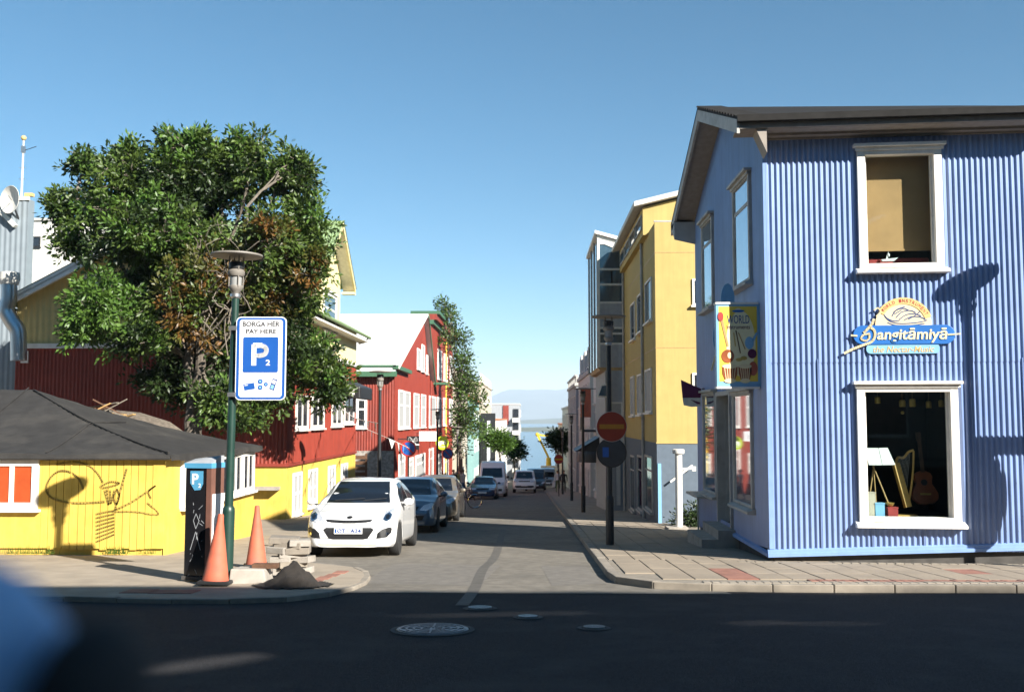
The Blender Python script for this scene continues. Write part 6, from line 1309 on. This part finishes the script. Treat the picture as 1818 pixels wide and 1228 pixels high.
hatch = dict(top=[(0, .5), (.03, .66), (.12, .74), (.4, .86), (.95, 1.0), (1.35, 1.2), (1.85, 1.42), (2.3, 1.475), (2.9, 1.46), (3.4, 1.37), (3.75, 1.12), (3.95, .95), (4.04, .6)],
             belt=[(0, .48), (.03, .6), (.4, .78), (.95, .92), (1.8, .95), (3.0, 1.0), (3.6, 1.04), (4.04, .58)], plan=[(0, .6), (.05, .7), (.2, .8), (.5, .845), (1.2, .86), (3, .86), (3.6, .82), (3.9, .74), (4.04, .62)],
             roofw=[(0, .8), (1, .8), (1.9, .7), (3, .68), (4, .7)], axles=(.78, 3.35), z0=.17)
def hp_(spec): return [([(-.62, .985), (.62, .985), (.5, 1.385), (-.5, 1.385)], 'front', 'windscreen', 'car_glass'),
    ([(1.25, 1.0), (1.9, 1.33), (2.25, 1.375), (2.3, .985)], 'both', 'side_window', 'car_glass'), ([(2.36, .99), (2.33, 1.375), (2.85, 1.36), (3.1, 1.03)], 'both', 'side_window', 'car_glass'), ([(3.15, 1.05), (2.95, 1.34), (3.25, 1.24), (3.4, 1.1)], 'both', 'side_window', 'car_glass'),
    ([(-.5, 1.05), (.5, 1.05), (.42, 1.32), (-.42, 1.32)], 'rear', 'rear_window', 'car_glass')]
kia = dict(hatch, name='parked_car', label='white hatchback parked nearest, facing the camera', paint='car_white', group='cars parked along the left kerb', mirror=(1.2, 1.0), plate=(-.035, .5), plate_text=('OT', 'A24'))
kia['patches'] = hp_(kia) + [
    ([(.42, .64), (.56, .61), (.7, .68), (.8, .78), (.79, .87), (.74, .9), (.6, .8)], 'front2', 'headlight', 'lens', .008),
    ([(.62, .7), (.68, .66), (.745, .7), (.755, .78), (.7, .82), (.64, .78)], 'front2', 'headlamp_bulb', 'chrome', .014), ([(.66, .71), (.71, .7), (.73, .75), (.7, .785), (.66, .76)], 'front2', 'lamp_lens', 'car_glass', .018),
    ([(-.4, .655), (-.1, .635), (.1, .635), (.4, .655), (.44, .7), (.1, .685), (-.1, .685), (-.44, .7)], 'front', 'grille', 'black', .008),
    ([(-.42, .555), (.42, .555), (.47, .52), (.36, .36), (.28, .345), (-.28, .345), (-.36, .36), (-.47, .52)], 'front', 'lower_intake', 'black', .007),
    ([(.52, .36), (.7, .38), (.77, .46), (.78, .54), (.74, .565), (.62, .53), (.54, .46)], 'front2', 'fog_pocket', 'black', .007), ([(.68, .42), (.72, .42), (.73, .46), (.69, .47)], 'front2', 'fog_lamp', 'chrome', .013),
    ([(a, b) for a, b in circ(0, .735, .055, .024, n=14)], 'front', 'badge', 'black', .008), ([(.62, .83), (.635, .83), (.6, .985), (.585, .985)], 'front2', 'bonnet_seam', 'grey_wall', .003), ([(-.5, .22), (.5, .22), (.56, .265), (-.56, .265)], 'front', 'lower_lip', 'beige', .006),
    ([(1.95, .93), (2.3, .945), (2.3, .955), (1.95, .94)], 'both', 'door_seam', 'grey_wall', .003), ([(2.31, .3), (2.325, .3), (2.33, .97), (2.315, .97)], 'both', 'door_seam', 'grey_wall', .003), ([(1.22, .3), (1.235, .3), (1.245, .93), (1.23, .93)], 'both', 'door_seam', 'grey_wall', .003), ([(2.05, .83), (2.22, .835), (2.22, .865), (2.05, .86)], 'both', 'door_handle', 'car_white', .02), ([(3.9, .7), (3.97, .7), (3.9, .95), (3.8, .95)], 'both', 'tail_light', 'sign_red', .008)]
def place(t, x, y, up=.0): t.location = (x, y, gz(y) + up + .004); t.rotation_euler = (-SL, 0, 0)
WC = make_car(kia); place(WC, -3.4, 18.5)
for x0_, x1_ in ((-.45, .12), (.1, .55)): MB().bar((x0_, .99, 1.03), (x1_, 1.06, 1.07), .014, .014).build('wiper', 'black', WC)
def generic(lo=0): return [([(.42, .6), (.6, .58), (.74, .66), (.78, .76), (.7, .78), (.52, .72)], 'front2', 'headlight', 'lens', .008), ([(-.36, .6), (.36, .6), (.4, .69), (-.4, .69)], 'front', 'grille', 'black', .007), ([(-.5, .34), (.5, .34), (.55, .46), (-.55, .46)], 'front', 'lower_intake', 'black', .007), ([(2.31, .3), (2.325, .3), (2.33, .97), (2.315, .97)], 'both', 'door_seam', 'black', .003), ([(2.05, .83), (2.22, .835), (2.22, .865), (2.05, .86)], 'both', 'door_handle', 'black', .015)]
c2 = dict(hatch, name='parked_car', label='grey-blue hatchback parked directly behind the white one', paint='car_blue', group='cars parked along the left kerb', mirror=(1.2, 1.0), plate=(-.03, .42)); c2['patches'] = hp_(c2) + generic(); place(make_car(c2), -3.38, 26.2)
c3 = dict(hatch, name='parked_car', label='bronze estate car, third in the parked row', paint='car_bronze', group='cars parked along the left kerb', mirror=(1.2, 1.0), plate=(-.03, .42)); c3['top'] = [(a, b + (.05 if a > 1.5 else 0)) for a, b in hatch['top'][:-4]] + [(3.4, 1.47), (4.1, 1.36), (4.4, .95), (4.5, .6)]; c3['belt'] = hatch['belt'][:-2] + [(4.2, 1.02), (4.5, .58)]; c3['plan'] = hatch['plan'][:-3] + [(4.1, .82), (4.4, .74), (4.5, .62)]; c3['axles'] = (.8, 3.6); c3['patches'] = hp_(c3) + generic(); place(make_car(c3), -3.3, 32.6)
c4 = dict(name='parked_car', label='dark blue saloon parked beyond the bicycle', paint='car_navy', group='cars parked along the left kerb', mirror=(1.45, .98), plate=(-.03, .42), top=[(0, .5), (.05, .66), (.3, .74), (1.2, .92), (1.55, 1.1), (2.1, 1.36), (2.6, 1.41), (3.2, 1.36), (3.7, 1.08), (3.85, 1.0), (4.4, .96), (4.5, .6)], belt=[(0, .48), (.3, .7), (1.2, .86), (2, .9), (3.4, .93), (4.4, .9), (4.5, .58)], plan=[(0, .6), (.1, .76), (.5, .84), (1.5, .87), (3.2, .87), (4.2, .8), (4.5, .64)], roofw=[(0, .8), (1.2, .8), (2, .7), (3, .68), (4.5, .75)], axles=(.85, 3.5), wr=.3, z0=.18)
c4['patches'] = [([(-.6, .92), (.6, .92), (.48, 1.32), (-.48, 1.32)], 'front', 'windscreen', 'car_glass'), ([(1.5, .93), (2.1, 1.27), (2.55, 1.32), (2.5, .93)], 'both', 'side_window', 'car_glass'), ([(2.56, .94), (2.6, 1.32), (3.1, 1.28), (3.4, .98)], 'both', 'side_window', 'car_glass'), ([(.4, .58), (.74, .58), (.76, .68), (.42, .68)], 'front2', 'headlight', 'lens', .008), ([(-.35, .58), (.35, .58), (.35, .68), (-.35, .68)], 'front', 'grille', 'black', .008)]; place(make_car(c4), -3.05, 61)
van = dict(name='parked_van', label='white high-roofed van parked behind the dark blue saloon', cat='van', paint='car_white', mirror=(1.0, 1.35), mirror_mat='black', plate=(-.03, .5), top=[(0, .6), (.05, .9), (.3, 1.1), (.75, 1.3), (1.35, 2.0), (1.8, 2.35), (2.4, 2.45), (5.0, 2.45), (5.2, 2.3), (5.3, .8)], belt=[(0, .58), (.3, 1.0), (.8, 1.2), (5.2, 1.25), (5.3, .75)], plan=[(0, .75), (.1, .88), (.4, .94), (2, .97), (5.1, .97), (5.3, .9)], roofw=[(0, .9), (1.3, .86), (2.4, .84), (5.3, .84)], axles=(.95, 4.2), wr=.34)
van['patches'] = [([(-.72, 1.3), (.72, 1.3), (.66, 1.95), (-.66, 1.95)], 'front', 'windscreen', 'car_glass'), ([(.95, 1.32), (1.4, 1.85), (2.0, 1.9), (2.0, 1.32)], 'both', 'side_window', 'car_glass'), ([(.5, .78), (.8, .8), (.84, 1.0), (.6, .96)], 'front2', 'headlight', 'lens', .01), ([(-.4, .75), (.4, .75), (.44, .95), (-.44, .95)], 'front', 'grille', 'black', .008), ([(-.7, .4), (.7, .4), (.7, .55), (-.7, .55)], 'front', 'bumper', 'black', .01)]; place(make_car(van), -2.75, 67.5)
suv = dict(name='moving_car', label='white four-wheel-drive driving up the middle of the street', paint='car_white', mirror=(1.35, 1.2), mirror_mat='black', plate=(-.03, .62), top=[(0, .6), (.04, .95), (.3, 1.08), (1.2, 1.16), (1.55, 1.5), (1.95, 1.82), (2.5, 1.88), (4.3, 1.86), (4.55, 1.7), (4.7, .8)], belt=[(0, .58), (.3, 1.0), (1.2, 1.1), (4.5, 1.15), (4.7, .75)], plan=[(0, .78), (.1, .9), (.4, .95), (2, .96), (4.4, .94), (4.7, .85)], roofw=[(0, .9), (1.3, .84), (2.4, .8), (4.7, .8)], axles=(.95, 3.75), wr=.37, z0=.3)
suv['patches'] = [([(-.72, 1.18), (.72, 1.18), (.62, 1.72), (-.62, 1.72)], 'front', 'windscreen', 'car_glass'), ([(1.5, 1.2), (1.95, 1.68), (2.6, 1.72), (2.6, 1.2)], 'both', 'side_window', 'car_glass'), ([(2.7, 1.2), (2.7, 1.72), (4.2, 1.7), (4.3, 1.25)], 'both', 'side_window', 'car_glass'), ([(.52, .88), (.84, .88), (.84, 1.02), (.52, 1.02)], 'front2', 'headlight', 'lens', .01), ([(-.48, .9), (.48, .9), (.48, 1.0), (-.48, 1.0)], 'front', 'grille', 'black', .008), ([(-.8, .42), (.8, .42), (.75, .6), (-.75, .6)], 'front', 'bumper', 'black', .01)]; place(make_car(suv), -.66, 82)
v2 = dict(van, name='parked_van', label='dark van behind the white four-wheel-drive', paint='car_dark'); v2['top'] = [(a, b * .85) for a, b in van['top']]; v2['belt'] = [(a, b * .85) for a, b in van['belt']]; v2['patches'] = [([(x, z * .85) for x, z in p[0]],) + p[1:] for p in van['patches']]; v2['mirror'] = (1.0, 1.15); place(make_car(v2), .3, 92)
v3 = dict(v2, label='silver-grey van far down on the right', paint='car_grey'); place(make_car(v3), 1.55, 103, .11)
# ---- bicycle lying against the kerb
bb = G(843, 902); BI = thing('bicycle', 'black bicycle with pale rims standing behind the parked cars', 'bicycle', (bb.x, bb.y, gz(bb.y)), world=False); BI.rotation_euler = (0, 0, R(8))
def wheel(x):
    o = MB(); n = 32; o.tube([(x + .33 * math.cos(2 * math.pi * k / n), 0, .34 + .33 * math.sin(2 * math.pi * k / n)) for k in range(n + 1)], .017, 6); w_ = o.build('wheel', 'rubber', BI, True); o = MB(); o.tube([(x + .305 * math.cos(2 * math.pi * k / n), -.012, .34 + .305 * math.sin(2 * math.pi * k / n)) for k in range(n + 1)], .012, 5); o.build('rim', 'chrome', w_, True)
    for k in range(10): a = 2 * math.pi * k / 10; MB().cyl((x, 0, .34), (x + .3 * math.cos(a), 0, .34 + .3 * math.sin(a)), .003, n=4).build('spoke', 'steel', w_)
wheel(0); wheel(-1.05)
o = MB(); 
for a, b in (((-1.05, .34), (-.62, .36)), ((-.62, .36), (-.75, .85)), ((-.62, .36), (-.15, .78)), ((-.75, .8), (-.16, .82)), ((-1.05, .34), (-.75, .8)), ((0, .34), (-.16, .85)), ((-.16, .85), (-.19, .98))): o.cyl((a[0], 0, a[1]), (b[0], 0, b[1]), .017, n=8)
o.build('frame', 'dark_metal', BI, True); MB().tube([(-.1, -.28, 1.0), (-.2, -.1, 1.02), (-.2, .1, 1.02), (-.1, .28, 1.0)], .014, 6).build('handlebar', 'dark_metal', BI, True); MB().ball((-.77, 0, .9), .13, .07, .04).build('saddle', 'black', BI, True); MB().cyl((-.62, -.04, .36), (-.62, .04, .36), .09, n=18).build('crank', 'dark_metal', BI)
# ---- yellow crane boom by the water
CR = thing('crane', 'yellow folding crane boom standing against the sea', 'crane', (W(975, 815, 150).x, 150, gz(150)))
a, b, c = W(974, 812, 150), W(954, 771, 150), W(986, 776, 150); MB().bar(a, b, .32, .32).build('lower_boom', 'crane_yellow', CR); MB().bar(b, c, .24, .24).build('upper_boom', 'crane_yellow', CR); MB().ball(b, .3, .3, .3).build('knuckle', 'crane_yellow', CR, True); MB().cyl(c, c + Vector((0, 0, -2.2)), .09).build('hose', 'dark_metal', CR)
MB().cyl((a.x, 150, gz(150) + 1), a, .5, .35).build('turret', 'crane_yellow', CR); MB().box(a.x - 1.2, 148, gz(150) + .5, a.x + 1.2, 155, gz(150) + 1.4).build('truck_bed', 'dark_metal', CR); MB().box(a.x - 1.2, 146, gz(150) + .5, a.x + 1.2, 148, gz(150) + 2.9).build('cab', 'offwhite', CR)
for y in (147, 152, 154): 
    for s_ in (-1, 1): MB().cyl((a.x + s_ * .9, y, gz(y) + .5), (a.x + s_ * 1.25, y, gz(y) + .5), .5).build('wheel', 'rubber', CR)
# ================================================================== people
def person(label, loc, rz, shirt, pants, hairm='hair', h=1.72, pose='walk', ext=None, skirt=False):
    t = thing('person', label, 'person', loc, 'people in the street', world=False); t.rotation_euler = (0, 0, rz); t.scale = (h / 1.72,) * 3
    s_ = .16 if pose == 'walk' else .03
    J = {'pel': (0, 0, .95, .13), 'wai': (0, 0, 1.1, .12), 'che': (0, 0, 1.3, .15), 'nck': (0, .0, 1.47, .055), 'hd0': (0, -.01, 1.56, .075), 'hd1': (0, -.01, 1.66, .085), 'hd2': (0, 0, 1.71, .05)}
    E = [('pel', 'wai'), ('wai', 'che'), ('che', 'nck'), ('nck', 'hd0'), ('hd0', 'hd1'), ('hd1', 'hd2')]
    for s, k in ((1, 'r'), (-1, 'l')):
        y = s_ * s
        J.update({'hip' + k: (.09 * s, 0, .9, .095), 'kne' + k: (.1 * s, -.02 + y * .6, .5, .06), 'ank' + k: (.1 * s, y * 1.2 + .03, .09, .042), 'toe' + k: (.11 * s, y * 1.2 - .14, .035, .035), 'sho' + k: (.19 * s, 0, 1.41, .065), 'elb' + k: (.25 * s, .04 - y * .6, 1.14, .045), 'wri' + k: (.25 * s, -.06 - y * .9, .9, .033), 'han' + k: (.25 * s, -.08 - y, .82, .035)})
        E += [('pel', 'hip' + k), ('hip' + k, 'kne' + k), ('kne' + k, 'ank' + k), ('ank' + k, 'toe' + k), ('che', 'sho' + k), ('sho' + k, 'elb' + k), ('elb' + k, 'wri' + k), ('wri' + k, 'han' + k)]
    if ext: J.update(ext)
    K = list(J); me = bpy.data.meshes.new('body'); me.from_pydata([J[k][:3] for k in K], [(K.index(a), K.index(b)) for a, b in E], []); o = bpy.data.objects.new('tmp', me); C.objects.link(o)
    sk = o.modifiers.new('s', 'SKIN'); sk.use_smooth_shade = True
    for k, sv in zip(K, me.skin_vertices[0].data): sv.radius = (J[k][3], J[k][3] * (.72 if k in ('che', 'wai', 'pel') else 1)); sv.use_root = k == 'pel'
    sb_ = o.modifiers.new('u', 'SUBSURF'); sb_.levels = 2; sb_.render_levels = 2
    m2 = finalmesh(o); m2.materials.clear()
    for m_ in (shirt, pants, 'skin', 'black'): m2.materials.append(MT[m_])
    for p in m2.polygons:
        c = p.center; k = 0
        if c.z > 1.47: k = 2
        elif c.z < .1: k = 3
        elif c.z < .97 and abs(c.x) < .19: k = 1
        elif c.z < .9: k = 2 if abs(c.x) > .19 else 1
        p.material_index = k; p.use_smooth = True
    b = link('body', m2, None, t); MB().ball((0, .015, 1.665), .095, .105, .085).build('hair', hairm, t, True)
    MB().bar((0, -.085, 1.6), (0, -.105, 1.585), .02, .03).build('nose', 'skin', t)
    return t
P0 = Vector((W(990, 866, 80).x, 80, gz(80) + .11)); person('walking person in pale clothes with a white bag on the right', P0, math.pi, 'cloth_white', 'cloth_green')
o = thing('shopping_bag', 'white bag carried by the person walking on the right pavement', 'bag', (P0.x - .3, 80, P0.z + .5)); MB().box(P0.x - .42, 79.9, P0.z + .4, P0.x - .2, 80.05, P0.z + .8).build('sack', 'cloth_white', o, bevel=.03); MB().tube([(P0.x - .38, 80, P0.z + .8), (P0.x - .31, 80, P0.z + .95), (P0.x - .24, 80, P0.z + .8)], .012, 5).build('handle', 'cloth_white', o)
person('person in dark clothes walking beside the one with the white bag', Vector((W(1001, 868, 78).x, 78, gz(78) + .11)), 0, 'cloth_black', 'cloth_black')
person('person with a dark top standing by the teal shop on the left', Vector((-5.2, 66, gz(66) + .09)), .6, 'cloth_black', 'denim', pose='stand')
person('person in a pale top on the left pavement behind the bicycle', Vector((W(822, 850, 58).x, 58, gz(58) + .09)), 2.4, 'pinkish', 'denim')
person('second dark-haired person by the parked van on the left', Vector((-4.9, 67.5, gz(67.5) + .09)), -.4, 'cloth_green', 'denim', pose='stand')
# someone in a blue jacket passing close by the camera, arm bent
FPn = person('passer-by in a blue jacket close to the camera at the left edge', Vector((-.45, .43, .065)), math.pi, 'jacket_blue', 'denim', h=1.68, pose='stand', ext={'elbl': (-.27, .06, 1.14, .062), 'wril': (-.24, -.14, 1.02, .04), 'hanl': (-.2, -.22, 1.0, .04), 'shol': (-.2, 0, 1.42, .085), 'che': (0, 0, 1.3, .17)})
o = thing('shoulder_bag', 'black bag under the arm of the blue-jacketed passer-by', 'bag', (-.185, .43, 1.36)); MB().ball((-.188, .43, 1.425), .02, .05, .04, 16, 10).build('pouch', 'cloth_black', o, True); MB().box(-.205, .39, 1.36, -.172, .47, 1.41).build('base', 'cloth_black', o, bevel=.01)
